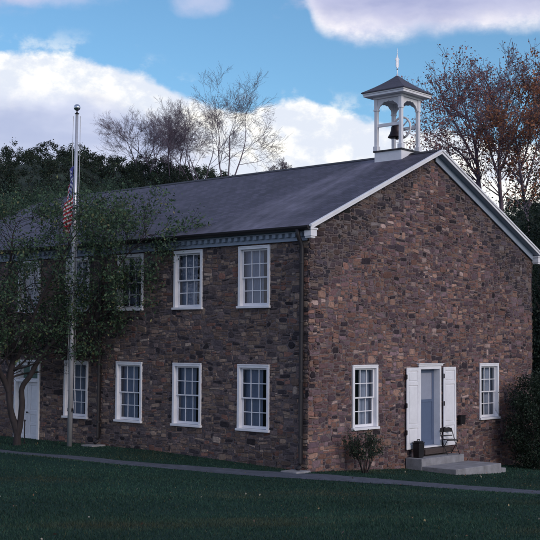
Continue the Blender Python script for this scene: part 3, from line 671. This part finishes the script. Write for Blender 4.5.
def tub():
    c = (4.80, -.30, .077); t = thing('metal_bin', c, 'small dark boxy bin standing at the left end of the landing', 'bin')
    mb = MB(); s0, s1 = .125, .145
    mb.add([(c[0]+sx*s, c[1]+sy*s*.85, c[2]+z) for s, z in ((s0, .0), (s1, .42)) for sx, sy in ((-1, -1), (1, -1), (1, 1), (-1, 1))], [(3, 2, 1, 0), (4, 5, 6, 7), (0, 1, 5, 4), (1, 2, 6, 5), (2, 3, 7, 6), (3, 0, 4, 7)])
    mb.build('body', M['iron'], t, bevel=.02)
    mb = MB(); mb.box((c[0]-.155, c[1]-.135, c[2]+.422), (c[0]+.155, c[1]+.135, c[2]+.45)); mb.box((c[0]-.12, c[1]-.10, c[2]+.451), (c[0]+.12, c[1]+.10, c[2]+.49)); mb.build('lid', M['iron'], t, bevel=.02)
    mb = MB(); mb.tube([(c[0]-.07, c[1], c[2]+.492), (c[0]-.06, c[1], c[2]+.53), (c[0]+.06, c[1], c[2]+.53), (c[0]+.07, c[1], c[2]+.492)], .012, 8); mb.build('handle', M['iron'], t)
tub()
def wallbox():
    c = (7.52, -.09, .93); t = thing('wall_box', c, 'small dark metal box fixed to the stones right of the open shutter', 'wall box')
    mb = MB(); mb.box((c[0]-.14, -.16, .93), (c[0]+.14, -.045, 1.19)); mb.build('body', M['iron'], t, bevel=.012)
    mb = MB(); mb.box((c[0]-.155, -.185, 1.192), (c[0]+.155, -.04, 1.215)); mb.build('lid', M['iron'], t, bevel=.006)
wallbox()

# ------------------------------------------------------------------ flagpole and flag
FB = at(69.3, 454.3, 36.1); FB[2] = gz(FB[0], FB[1]); 
dep = float((FB-CAMPOS)@_f); FT = at(77.0, 114.5, dep); FT = np.array([FT[0], FT[1], FT[2]])
def flag():
    t = thing('flagpole', FB, 'tall pale metal flagpole with silver ball leaning slightly right in front of the long wall', 'flagpole')
    B, Tp = Vector(FB), Vector(FT)
    mb = MB(); mb.tube([B+(Tp-B)*k for k in (0, .3, .6, 1)], [.082, .075, .064, .045], 14); mb.build('pole', M['alu'], t, smooth=True, origin=FB)
    mb = MB(); mb.lathe(Tp, [(.05, 0), (.05, .02), (.075, .03), (.03, .06), (.018, .09), (.018, .12)], 12); mb.build('truck', M['iron'], t)
    mb = MB(); mb.lathe(Tp+Vector((0, 0, .115)), [(.105*math.sin(a)+.001, .105-.105*math.cos(a)) for a in np.linspace(0, math.pi, 12)], 20); mb.build('ball', M['ball'], t, smooth=True)
    mb = MB(); rt = Vector(RT)
    for sgn in (-1, 1):
        pts = [B+(Tp-B)*k+rt*(sgn*(.10+.015*math.sin(k*9)))*(1 if k > .12 else .85) for k in np.linspace(.11, .995, 24)]; mb.tube(pts, .009, 5)
    mb.build('halyard', M['rope'], t)
    mb = MB(); p = B+(Tp-B)*.11; mb.box(p-Vector((.02, .13, .05)), p+Vector((.02, .13, .05))); mb.build('cleat', M['iron'], t)
    # limp flag, folds hanging straight down from the hoist
    m = bpy.data.materials.new('flag_cloth'); m.use_nodes = True; N = m.node_tree.nodes; L = m.node_tree.links; b = N['Principled BSDF']; b.inputs['Roughness'].default_value = .8
    a = N.new('ShaderNodeAttribute'); a.attribute_name = 'col'; L.new(a.outputs['Color'], b.inputs['Base Color'])
    nu, nv = 150, 84; hoist, fly = 1.4, 2.3; top = .845
    rng = random.Random(3); V = []; C = []; F = []
    z_top = B+(Tp-B)*.832
    fwd = Vector((_f[0], _f[1], 0)).normalized()
    for i in range(nu+1):
        u = i/nu
        for j in range(nv+1):
            v = j/nv                      # v 0 top .. 1 bottom of hoist
            # cloth falls: horizontal reach shrinks, drop grows with u
            ang = R(80)-R(14)*v
            reach = .03+.15*math.sqrt(u)+.10*u*v
            drop = fly*u*.62
            fold = math.sin(u*math.pi*5.2+v*2.1)*(.07+.08*u)+.03*math.sin(u*23+v*6)
            fold2 = math.sin(u*math.pi*4.1+1.2+v*1.5)*(.05+.06*u)
            p = z_top+Vector((0, 0, .12-v*hoist*(.75+.25*(1-u))-drop*(1-.15*v)))-rt*(reach+fold*.9)+fwd*(-.17+fold2)
            p += (B-Tp).normalized()*0
            V.append(tuple(p))
            U_, V_ = u, v; red = (.5, .02, .04); wh = (.8, .8, .83); bl = (.045, .05, .22)
            if U_ < .4 and V_ < 7/13:
                su, sv = (U_/.4*11+.5), (V_/(7/13)*9+.5); iu, iv = int(su), int(sv); on = (iu+iv) % 2 == 1 and 1 <= iv <= 9 and 1 <= iu <= 11 and math.hypot((su-iu-.5)*.9, (sv-iv-.5)) < .42
                C.append(wh if on else bl)
            else: C.append(red if int(V_*13-1e-6) % 2 == 0 else wh)
    for i in range(nu):
        for j in range(nv): a0 = i*(nv+1)+j; F.append((a0, a0+1, a0+nv+2, a0+nv+1))
    o = np_mesh('flag', np.array(V), np.array(F), m, np.array(C), origin=tuple(z_top), smooth=True)
    tag(o, 'limp red, white and blue striped flag with stars hanging folded against the flagpole', 'flag')
flag()

# ------------------------------------------------------------------ trees
class Wood:
    def __init__(s, seed): s.r = random.Random(seed); s.br = []; s.tips = []; s.zmax = 1e9
    def grow(s, p, d, length, rad, lvl, maxl, up=.12, wander=.22, nchild=(3, 5), spread=(25, 50), ratio=.62, taper=.55, seg=5, leafl=2, start=.3):
        r = s.r; p = Vector(p); d = Vector(d).normalized(); pts = [p.copy()]; rads = [rad]
        for k in range(seg):
            if p.z > s.zmax: d.z -= .8*(p.z-s.zmax)+.3
            d = (d+Vector((r.gauss(0, wander), r.gauss(0, wander), r.gauss(0, wander)+up))*.5).normalized()
            p = p+d*length/seg; pts.append(p.copy()); rads.append(rad*(1-(1-taper)*(k+1)/seg))
        s.br.append((pts, rads))
        if lvl >= leafl: s.tips += [(q, d.copy()) for q in pts[1:]]
        if lvl < maxl:
            for c in range(r.randint(*nchild)):
                t = start+(1-start)*(c+r.random())/nchild[1] if c else 1.0
                t = min(t, 1.0); k = min(int(t*seg), seg-1); f = t*seg-k; q = pts[k].lerp(pts[k+1], f); tr = rads[k]+(rads[k+1]-rads[k])*f
                axis = d.cross(Vector((r.gauss(0, 1), r.gauss(0, 1), r.gauss(0, 1)))).normalized()
                dd = (Matrix.Rotation(R(r.uniform(*spread)*(1 if c else .5)), 3, axis) @ (pts[k+1]-pts[k]).normalized())
                s.grow(q, dd, length*ratio*r.uniform(.75, 1.2), max(tr*(.75 if c == 0 else .55), .003), lvl+1, maxl, up, wander, nchild, spread, ratio, taper, seg if lvl < 1 else max(3, seg-1), leafl, start)
    def mesh(s, name, material, parent, origin, minr=0.0, sides=(9, 6, 4, 3)):
        mb = MB()
        for pts, rads in s.br:
            n = sides[0] if rads[0] > .08 else sides[1] if rads[0] > .03 else sides[2] if rads[0] > .012 else sides[3]
            mb.tube(pts, [max(q, minr) for q in rads], n, caps=False)
        return mb.build(name, material, parent, smooth=True, origin=origin)
def limb(w, pts, rads):
    P = [Vector(p) for p in pts]; out = []; ro = []
    for i in range(len(P)-1):
        p0 = P[max(i-1, 0)]; p1 = P[i]; p2 = P[i+1]; p3 = P[min(i+2, len(P)-1)]
        for k in range(4):
            s = k/4; out.append(.5*((2*p1)+(p2-p0)*s+(2*p0-5*p1+4*p2-p3)*s*s+(3*p1-p0-3*p2+p3)*s**3)); ro.append(rads[i]+(rads[i+1]-rads[i])*s)
    out.append(P[-1]); ro.append(rads[-1]); w.br.append((out, ro)); return out, ro
def leaves(P, size, cols, weights, aspect=.55, jit=.25, horiz=.3, var=.3, patch=None):
    """P (n,3) leaf positions -> diamond quads with per-leaf colour"""
    n = len(P); P = P+RNG.normal(0, jit, (n, 3))
    a = RNG.normal(0, 1, (n, 3)); a /= np.linalg.norm(a, axis=1, keepdims=True)
    nn = RNG.normal(0, 1, (n, 3)); nn[:, 2] += horiz*2; b = np.cross(nn, a); b /= np.linalg.norm(b, axis=1, keepdims=True)+1e-6
    sz = size*RNG.uniform(.6, 1.35, (n, 1)); a = a*sz*.5; b = b*sz*.5*aspect
    V = np.stack([P-a, P+b, P+a, P-b], 1).reshape(-1, 3); F = np.arange(n*4).reshape(n, 4)
    w = np.array(weights, float); ci = RNG.choice(len(cols), n, p=w/w.sum()); C = np.array(cols)[ci]*RNG.uniform(1-var, 1+var, (n, 1))
    if patch is not None: C = C*patch[:, None]
    return V, F, np.repeat(C, 4, 0)
def crown(cen, rad, nclump, per, size, clump=.5, lump=.35, bottom=-.6):
    """leaf positions clumped through an uneven crown volume"""
    th = RNG.uniform(0, 2*np.pi, nclump); z = RNG.uniform(bottom, 1, nclump); rr = np.sqrt(np.maximum(0, 1-z*z))
    k = RNG.uniform(.45, 1.0, nclump)**.6; ph = RNG.uniform(0, 6.28, 3)
    k = k*(1+lump*np.sin(th*3+ph[0])*np.sin(z*4+ph[1])+lump*.5*np.sin(th*7+ph[2]))
    c = np.stack([rr*np.cos(th), rr*np.sin(th), z], 1)*k[:, None]*np.array(rad)+np.array(cen)
    P = np.repeat(c, per, 0)+RNG.normal(0, clump, (nclump*per, 3)); sh = np.repeat(RNG.uniform(.65, 1.35, nclump), per)
    return P, sh
GREENS = [(.030, .055, .030), (.042, .072, .036), (.024, .045, .032), (.075, .085, .035)]

# foreground tree left
def left_tree():
    B = at(17, 455, 36.4); B[2] = gz(B[0], B[1])-.05; dep = float((B-CAMPOS)@_f)
    t = thing('forked_tree', B, 'small green tree with dark forked trunk by the path before the side door', 'tree')
    w = Wood(11); w.zmax = 7.75; A = lambda px, py, dd=0: Vector(at(px, py, dep+dd))
    limbs = [
        ([Vector(B)-Vector((0, 0, .1)), A(17, 442), A(16.5, 430), A(11, 412), A(9, 392), A(10, 375, .1), A(14, 355, .3), A(10, 325, .6), A(8, 290, .8), A(11, 255, 1.0), A(13, 235, 1.0), A(17, 222, 1.0)], [.18, .15, .14, .125, .115, .13, .115, .09, .07, .05, .03, .01]),
        ([A(17.2, 434), A(20, 424), A(22, 405), A(22, 388), A(30, 376), A(37, 363), A(46, 350), A(60, 336), A(78, 326), A(97, 318), A(116, 309), A(136, 300), A(150, 296)], [.15, .125, .115, .105, .10, .095, .09, .08, .07, .055, .04, .025, .01]),
        ([A(9, 392), A(4, 380, -.1), A(-4, 366, -.4), A(-20, 340, -.8), A(-40, 310, -1.2), A(-70, 280, -1.5)], [.12, .11, .10, .08, .05, .015]),
        ([A(12, 365, .2), A(20, 352, 0), A(26, 338, -.2), A(33, 318, -.5), A(45, 290, -.8), A(60, 260, -1), A(72, 240, -1.1), A(82, 228, -1.2)], [.10, .09, .08, .065, .05, .04, .025, .01]),
        ([A(14, 357, .3), A(5, 347, .6), A(0, 335, 1), A(-14, 300, 1.6), A(-25, 260, 2), A(-30, 225, 2.2)], [.09, .08, .07, .055, .035, .012]),
        ([A(46, 350, 0), A(52, 332, .4), A(66, 310, .8), A(84, 280, 1.3), A(96, 250, 1.6), A(108, 228, 1.8), A(116, 218, 1.9)], [.07, .06, .05, .04, .03, .018, .008]),
        ([A(78, 326, 0), A(92, 305, -.5), A(110, 280, -1.0), A(126, 256, -1.3), A(140, 242, -1.5), A(150, 234, -1.6)], [.055, .045, .035, .025, .015, .006]),
    ]
    r = w.r
    for pts, rads in limbs:
        o, ro = limb(w, pts, [q*.82 for q in rads])
        n0 = int(len(o)*.42)
        for i in range(n0, len(o)):
            for _rep in range(2):
                d = (o[min(i+1, len(o)-1)]-o[max(i-1, 0)]).normalized(); ax = d.cross(Vector((r.gauss(0, 1), r.gauss(0, 1), r.gauss(0, 1)))).normalized()
                w.grow(o[i], Matrix.Rotation(R(r.uniform(35, 75)), 3, ax) @ d, r.uniform(.65, 1.3), max(ro[i]*.4, .01), 1, 3, up=.05, wander=.3, nchild=(2, 4), ratio=.6, seg=4, leafl=2)
    tr = w.mesh('trunk', M['bark'], t, tuple(B), minr=.004)
    T = np.array([tuple(q[0]) for q in w.tips]); T = T[T[:, 2] > 3.0]
    idx = RNG.integers(0, len(T), 78000)
    # dense and thin patches from twig to twig
    dens = RNG.uniform(0, 1, len(T)); keep = RNG.uniform(0, 1, len(idx)) < (.1+.9*dens[idx]**1.3); P = T[idx[keep]]
    # open gaps and fuller masses inside the crown
    def gap(P):
        d = P-CAMPOS; u = 270+FPX*(d@RT)/(d@_f); v = 270-FPX*(d@UP)/(d@_f); g = np.ones(len(P))
        for cx, cy, rx, ry, k in [(30, 282, 13, 24, .88), (131, 299, 14, 16, .95), (190, 278, 17, 36, .93), (70, 208, 10, 36, .97), (72, 250, 6, 22, .6), (55, 225, 22, 14, .6), (28, 228, 26, 14, .7), (100, 200, 30, 10, .35), (160, 335, 30, 14, .8), (75, 300, 9, 9, .5), (150, 205, 30, 20, .5), (10, 310, 14, 10, .5), (55, 350, 30, 8, .6), (28, 372, 14, 14, .9), (0, 250, 22, 40, .6), (184, 243, 20, 16, .9), (188, 290, 20, 34, .9), (20, 320, 20, 12, .6), (105, 340, 25, 14, .8), (112, 262, 14, 10, .5)]:
            g *= 1-k*np.clip(1.6-1.6*np.hypot((u-cx)/rx, (v-cy)/ry), 0, 1)
        return g
    P = P[RNG.uniform(0, 1, len(P)) < gap(P)]
    V, F, C = leaves(P, .10, [(.060, .108, .060), (.085, .14, .075), (.040, .075, .050), (.16, .18, .075), (.26, .23, .11)], [40, 30, 22, 5, 1.5], jit=.14, var=.35)
    np_mesh('foliage', V, F, M['leaf'], C, t, tuple(B))
left_tree()

def post():
    P = at(24.2, 449.5, 37.0); P[2] = gz(P[0], P[1]); t = MB(); t.tube([tuple(P), (P[0], P[1], P[2]+.72)], .02, 8); t.lathe((P[0], P[1], P[2]+.70), [(.02, 0), (.035, .02), (.03, .05), (.005, .07)], 10)
    t.lathe((P[0], P[1], P[2]), [(.05, 0), (.05, .02), (.02, .04)], 10)
    tag(t.build('iron_stake', M['iron']), 'thin dark iron stake standing in the grass right of the forked tree trunk', 'stake')
post()

# shrubs against the gable
def shrub_small():
    B = Vector((1.72, -.62, float(gz(1.72, -.62)))); t = thing('small_shrub', B, 'small sparse dark shrub with bare stems under the gable window nearest the corner', 'shrub'); w = Wood(21)
    for k in range(13):
        a = k/13*6.28; w.grow(B+Vector((.08*math.cos(a), .06*math.sin(a), 0)), (math.cos(a)*.55, math.sin(a)*.38, 1), w.r.uniform(.5, .68), .016, 1, 3, up=.15, wander=.16, nchild=(3, 4), ratio=.55, seg=4, leafl=2, spread=(15, 40))
    w.mesh('stem', M['bark'], t, tuple(B), minr=.003)
    T = np.array([tuple(q[0]) for q in w.tips]); P = T[RNG.integers(0, len(T), 2000)]; P = P[P[:, 1] < -.06]
    V, F, C = leaves(P, .06, [(.025, .045, .028), (.04, .06, .04), (.07, .07, .045)], [5, 4, 1], jit=.05); V[:, 1] = np.minimum(V[:, 1], -.045); np_mesh('foliage', V, F, M['leaf'], C, t, tuple(B))
shrub_small()
def shrub_big():
    B = Vector((10.4, -1.15, float(gz(10.4, -1.15)))); t = thing('evergreen_shrub', B, 'large dark evergreen shrub covering the right corner of the gable wall', 'shrub'); w = Wood(22)
    for k in range(9):
        a = k/9*6.28; w.grow(B+Vector((.15*math.cos(a), .12*math.sin(a), 0)), (math.cos(a)*.4, math.sin(a)*.3, 1), 1.5, .035, 1, 3, nchild=(3, 4), seg=4)
    w.mesh('stem', M['bark'], t, tuple(B), minr=.004)
    P, sh = crown(B+Vector((.2, 0, 1.45)), (1.35, .85, 1.72), 420, 60, .07, clump=.12, lump=.12, bottom=-.95)
    k = (P[:, 1] < -.06) & (P[:, 2] > B.z); P = P[k]; sh = sh[k]
    V, F, C = leaves(P, .07, [(.016, .030, .022), (.024, .042, .026), (.035, .055, .032)], [5, 4, 2], jit=.03, patch=sh); V[:, 1] = np.minimum(V[:, 1], -.05); np_mesh('foliage', V, F, M['leaf'], C, t, tuple(B))
shrub_big()

# bare trees on the shoulder of the hill behind the roof
def bare_tree(px, base_y, depth, h, label, seed, spreadx=.4, stems=1, lean=0, maxl=5):
    B = at(px, base_y, depth); t = thing('bare_tree', tuple(B), label, 'tree', 'leafless trees on the ridge behind the roof'); w = Wood(seed); r = w.r
    for k in range(stems):
        a = lean+(r.uniform(-1, 1)*spreadx if stems > 1 else 0); d = Vector(RT)*a+Vector((_f[0], _f[1], 0))*r.uniform(-.3, .3)+Vector((0, 0, 1))
        off = Vector(RT)*((k-(stems-1)/2)*.5)
        w.grow(Vector(B)+off, d, h*r.uniform(.40, .52), .12/max(1, stems**.35), 0, maxl, up=.05, wander=.15, nchild=(3, 5), spread=(20, 55), ratio=.63, seg=6, leafl=9, start=.2)
    w.mesh('trunk', M['twig'], t, tuple(B), minr=.008, sides=(6, 4, 3, 3))
for a in [(228, 183, 118, 10.6, 'tallest leafless tree with long upswept limbs at the right end of the ridge', 31, .3, 3, .03),
          (198, 184, 126, 8.8, 'broad leafless tree just left of the tallest one on the ridge', 32, .8, 4, -.1),
          (176, 179, 130, 8.6, 'dense twiggy leafless tree in the middle of the ridge row', 33, .9, 4, -.05),
          (156, 175, 134, 8.6, 'leafless tree second from the left on the ridge', 34, .9, 4, 0),
          (139, 173, 136, 6.6, 'smallest leafless tree at the left end of the ridge row', 35, .7, 3, -.05),
          (281, 182, 120, 2.2, 'short thin leafless tree peeping over the roof right of the tallest one', 36, .7, 3, 0)]:
    bare_tree(*a, maxl=5)

# woodland on the hill: nobody could count it
def woodland():
    Ps = []; Ss = []
    for d in np.arange(66, 160, 7.0):
        wd = 4.6/d*1154
        for px in np.arange(-330, 700, wd):
            if 310 < px < 425 and d > 90: continue
            p = px+RNG.uniform(-.4, .4)*wd; dd = d+RNG.uniform(-3, 3); an = YAW+math.atan((p-270)/1154); z = float(hz(p, dd)); h = RNG.uniform(3.4, 5.2)
            c = (CAMPOS[0]+math.sin(an)*dd, CAMPOS[1]+math.cos(an)*dd, z-.1)
            inview = -40 < p < 300 or 430 < p < 560
            if d < 125: c = (c[0], c[1], z+h*.14)
            P, s = crown(c, (3.3, 3.3, h*.56), 60 if inview else 12, (70 if d > 105 else 55) if inview else 8, .5, clump=.18, lump=.06); Ps.append(P); Ss.append(s*RNG.choice([.6, .8, 1, 1.25]))
    P = np.concatenate(Ps); s = np.concatenate(Ss)
    V, F, C = leaves(P, .155, [(.030, .052, .036), (.044, .068, .042), (.060, .074, .042), (.058, .050, .044)], [5, 4, 1.5, 1], jit=.06, patch=s, aspect=.8)
    o = np_mesh('wooded_hillside', V, F, M['leaf'], C); tag(o, 'dark mass of trees covering the hillside behind the roof', 'woodland', kind='stuff')
woodland()
def leafy_tree(name, px, top_y, depth, rx, label, group, cols, wts, nclump=320, per=110, size=.095, zr=1.0, seed=50):
    B = at(px, 300, depth); B[2] = float(gz(B[0], B[1])) if depth < 60 else float(hz(px, depth))+.0; top = at(px, top_y, depth)[2]
    h = top-B[2]; t = thing(name, tuple(B), label, 'tree', group); w = Wood(seed)
    w.grow(B, (0, 0, 1), h*.34, .2, 0, 2, up=.3, wander=.08, nchild=(4, 6), seg=5, leafl=9, ratio=.6); w.mesh('trunk', M['bark'], t, tuple(B), minr=.02)
    rz = min(h*.5, rx*1.35)*zr; P, s = crown((B[0], B[1], top-rz*1.2-.2), (rx, rx, rz), nclump, per, size, clump=.36, lump=.16, bottom=-.95)
    V, F, C = leaves(P, size, cols, wts, jit=.1, patch=s, aspect=.75); np_mesh('crown', V, F, M['leaf'], C, t, tuple(B))
gg = [(.040, .076, .048), (.056, .10, .056), (.030, .056, .040), (.09, .11, .055)]
for k, a in enumerate([(-25, 168, 60, 3.8, 'green tree cut off by the left edge behind the schoolhouse'), (14, 174, 66, 3.2, 'green tree with pale dead twigs beyond the far end of the roof'),
          (48, 170, 70, 3.0, 'rounded green tree behind the flag, beyond the roof'), (84, 160, 76, 3.4, 'brighter green tree just right of the flagpole beyond the roof'), (118, 168, 80, 3.2, 'dark green tree beyond the roof below the leftmost bare tree')]):
    leafy_tree('leafy_tree', *a, 'green trees behind the roof', gg, [5, 4, 3, .6], seed=60+k)
# autumn trees to the right behind the gable
def autumn(px, depth, limbs, label, seed, cols, wts, nleaf, size, rad, lv=3, blen=(.6, 1.4), twigs=2):
    B = at(px, 300, depth); B[2] = float(gz(B[0], B[1])) if depth < 66 else float(hz(px, depth)); t = thing('autumn_tree', tuple(B), label, 'tree', 'autumn trees behind the gable'); w = Wood(seed); r = w.r
    for k, L_ in enumerate(limbs):
        off = r.uniform(-.6, .6); n = len(L_); pts = [Vector(at(x, y, depth+off*i+(r.uniform(-.5, .5) if i > 1 else 0))) for i, (x, y) in enumerate(L_)]
        r0 = rad*(1 if k == 0 else .55)
        if k == 0: pts[0] = Vector(B)
        rads = [max(.012, r0*(1-i/(n-1))**.8) for i in range(n)]
        o, ro = limb(w, pts, rads); n0 = int(len(o)*(.26 if k == 0 else .12))
        for i in range(n0, len(o)):
            for _ in range(twigs):
                d = (o[min(i+1, len(o)-1)]-o[max(i-1, 0)]).normalized(); ax = d.cross(Vector((r.gauss(0, 1), r.gauss(0, 1), r.gauss(0, 1)))).normalized()
                w.grow(o[i], Matrix.Rotation(R(r.uniform(25, 60)), 3, ax) @ d, r.uniform(*blen), max(ro[i]*.4, .012), 1, lv, up=.10, wander=.2, nchild=(2, 4), spread=(20, 50), ratio=.58, seg=5, leafl=2, start=.3)
    w.mesh('trunk', M['twig'], t, tuple(B), minr=.009, sides=(8, 5, 4, 3))
    T = np.array([tuple(q[0]) for q in w.tips]); dens = RNG.uniform(0, 1, len(T))**2; P = T[RNG.choice(len(T), nleaf, p=dens/dens.sum())]
    V, F, C = leaves(P, size, cols, wts, jit=.13, var=.3, aspect=.7); np_mesh('foliage', V, F, M['leaf'], C, t, tuple(B))
RED = [(.38, .16, .13), (.30, .14, .13), (.42, .24, .15), (.16, .09, .10)]
ORG = [(.42, .19, .09), (.34, .14, .08), (.20, .10, .08), (.09, .075, .05)]
autumn(480, 51, [[(480, 300), (480, 220), (478, 175), (475, 145), (468, 118), (463, 104), (459, 94)], [(477, 165), (464, 140), (452, 118), (444, 106), (440, 98)], [(478, 178), (462, 155), (446, 143), (432, 134)], [(475, 145), (481, 120), (484, 106), (487, 94)], [(469, 120), (452, 108), (450, 116)], [(479, 185), (455, 172), (441, 158)]],
       'thinly leaved reddish autumn tree nearest the bell tower', 81, RED, [4, 4, 1, 3], 5200, .10, .115)
autumn(503, 55, [[(503, 300), (502, 230), (500, 190), (499, 155), (503, 120), (508, 102), (511, 89)], [(500, 180), (490, 150), (486, 125), (492, 104), (496, 92)], [(501, 170), (512, 140), (524, 110), (528, 95), (530, 87)], [(499, 155), (485, 130), (476, 116), (472, 102)], [(503, 120), (494, 106), (490, 92)], [(506, 150), (523, 130), (540, 112), (552, 95)]],
       'tall autumn tree with mostly bare purple grey twigs right of the bell tower', 82, RED, [3, 4, 1, 3], 2400, .10, .12)
autumn(530, 49, [[(530, 300), (528, 240), (524, 200), (520, 170), (517, 145), (512, 125)], [(524, 195), (532, 165), (540, 140), (550, 118)], [(522, 185), (508, 165), (500, 150)], [(520, 170), (528, 145), (530, 122)]],
       'autumn tree with dense orange leaves low at the right edge', 83, ORG, [4, 4, 3, 2], 6200, .11, .10)
autumn(575, 53, [[(575, 300), (573, 220), (570, 170), (565, 130), (560, 105), (556, 88)], [(571, 190), (556, 150), (545, 118), (541, 96)], [(571, 180), (590, 140), (610, 100)], [(566, 130), (552, 110), (545, 100)]],
       'rust coloured autumn tree cut off by the right edge', 84, ORG, [4, 4, 3, 2], 6500, .12, .14)
dk = [(.014, .026, .019), (.022, .036, .024), (.032, .044, .026)]
for k, a in enumerate([(548, 150, 46, 2.5, 'dark evergreen tree rising behind the right end of the gable'), (508, 152, 58, 3.4, 'dark evergreen tree under the orange autumn leaves behind the gable'), (572, 240, 47, 2.2, 'dark evergreen tree just beyond the right corner of the gable'), (590, 200, 52, 2.8, 'dark evergreen tree beyond the right edge')]):
    leafy_tree('evergreen_tree', *a, 'dark evergreens right of the gable', dk, [5, 4, 1], nclump=500, per=70, size=.10, zr=1.9, seed=90+k)

# ------------------------------------------------------------------ grass and fallen leaves
def grass():
    Ps = []; n = 0
    def scatter(N, dmin, dmax, pxl=-30, pxr=570):
        u = RNG.uniform(0, 1, N); d = dmin*(dmax/dmin)**u; px = RNG.uniform(pxl, pxr, N); an = YAW+np.arctan((px-270)/1154)
        return CAMPOS[0]+np.sin(an)*d, CAMPOS[1]+np.cos(an)*d, d
    X, Y, D = scatter(230000, 8.5, 45)
    s = lawn_s(X, Y); ok = (np.abs(s+RNG.normal(0, .05, len(s))) > .40+.30*np.clip((5-Y)/9, 0, 1)) & ~((X > -.03) & (Y > -.03)) & ~((X > 4.45) & (X < 7.1) & (Y > -1.8)) & ~((X > -.65) & (X < 0) & (Y > -.15) & (Y < .5))
    X, Y, D = X[ok], Y[ok], D[ok]; n = len(X); Z = gz(X, Y)-.005
    h = RNG.uniform(.02, .055, n)*(1+.25*np.sin(X*.8)*np.sin(Y*.9+1)); wv = RNG.uniform(.0035, .007, n)*np.clip(D/14, .8, 2.6); an = RNG.uniform(0, 6.28, n); tx = RNG.normal(0, .4, n)*h; ty = RNG.normal(0, .4, n)*h
    c, s_ = np.cos(an)*wv, np.sin(an)*wv
    V = np.stack([np.stack([X-c, Y-s_, Z], 1), np.stack([X+c, Y+s_, Z], 1), np.stack([X+tx, Y+ty, Z+h], 1)], 1).reshape(-1, 3); F = np.arange(n*3).reshape(n, 3)
    cols = np.array([(.023, .060, .041), (.032, .074, .048), (.017, .044, .034), (.075, .08, .04)])[RNG.choice(4, n, p=[.4, .3, .27, .03])]
    pt = 1+.22*np.sin(X*.55+Y*.3)*np.sin(Y*.6-X*.2+1.7)+.12*np.sin(X*2.1+1)*np.sin(Y*2.3)
    dry = np.clip(np.sin(X*.37+Y*.9+.6)*np.sin(Y*.41-X*.23+2)+.35*np.sin(X*2.3+Y*1.1)*np.sin(Y*1.9)-.35, 0, 1)[:, None]; cols = cols*(1-dry)+dry*np.array([(.060, .068, .040)])
    C = cols*(RNG.uniform(.65, 1.35, n)*pt)[:, None]
    o = np_mesh('grass', V, F, M['grass'], np.repeat(C, 3, 0)); tag(o, 'dark green mown lawn grass', 'grass', kind='stuff')
    # fallen leaves
    X, Y, D = scatter(150, 9, 38); X2, Y2 = RNG.normal(6.5, 3.0, 90), RNG.normal(-2.6, .8, 90); X = np.concatenate([X, X2]); Y = np.concatenate([Y, Y2])
    k = ~((X > -.1) & (Y > -.1)) & ~((X > 4.45) & (X < 7.1) & (Y > -1.8)); X, Y = X[k], Y[k]
    P = np.stack([X, Y, gz(X, Y)+.05], 1); V, F, C = leaves(P, .045, [(.34, .27, .14), (.28, .15, .08), (.40, .36, .28), (.12, .08, .06)], [3, 3, 2, 4], jit=.004, horiz=4, aspect=.75)
    o = np_mesh('fallen_leaves', V, F, M['leaf'], C); tag(o, 'scattered pale and brown fallen leaves on the lawn', 'fallen leaves', kind='stuff')
grass()
for o in list(bpy.data.objects):
    if '_w' in o: del o['_w']
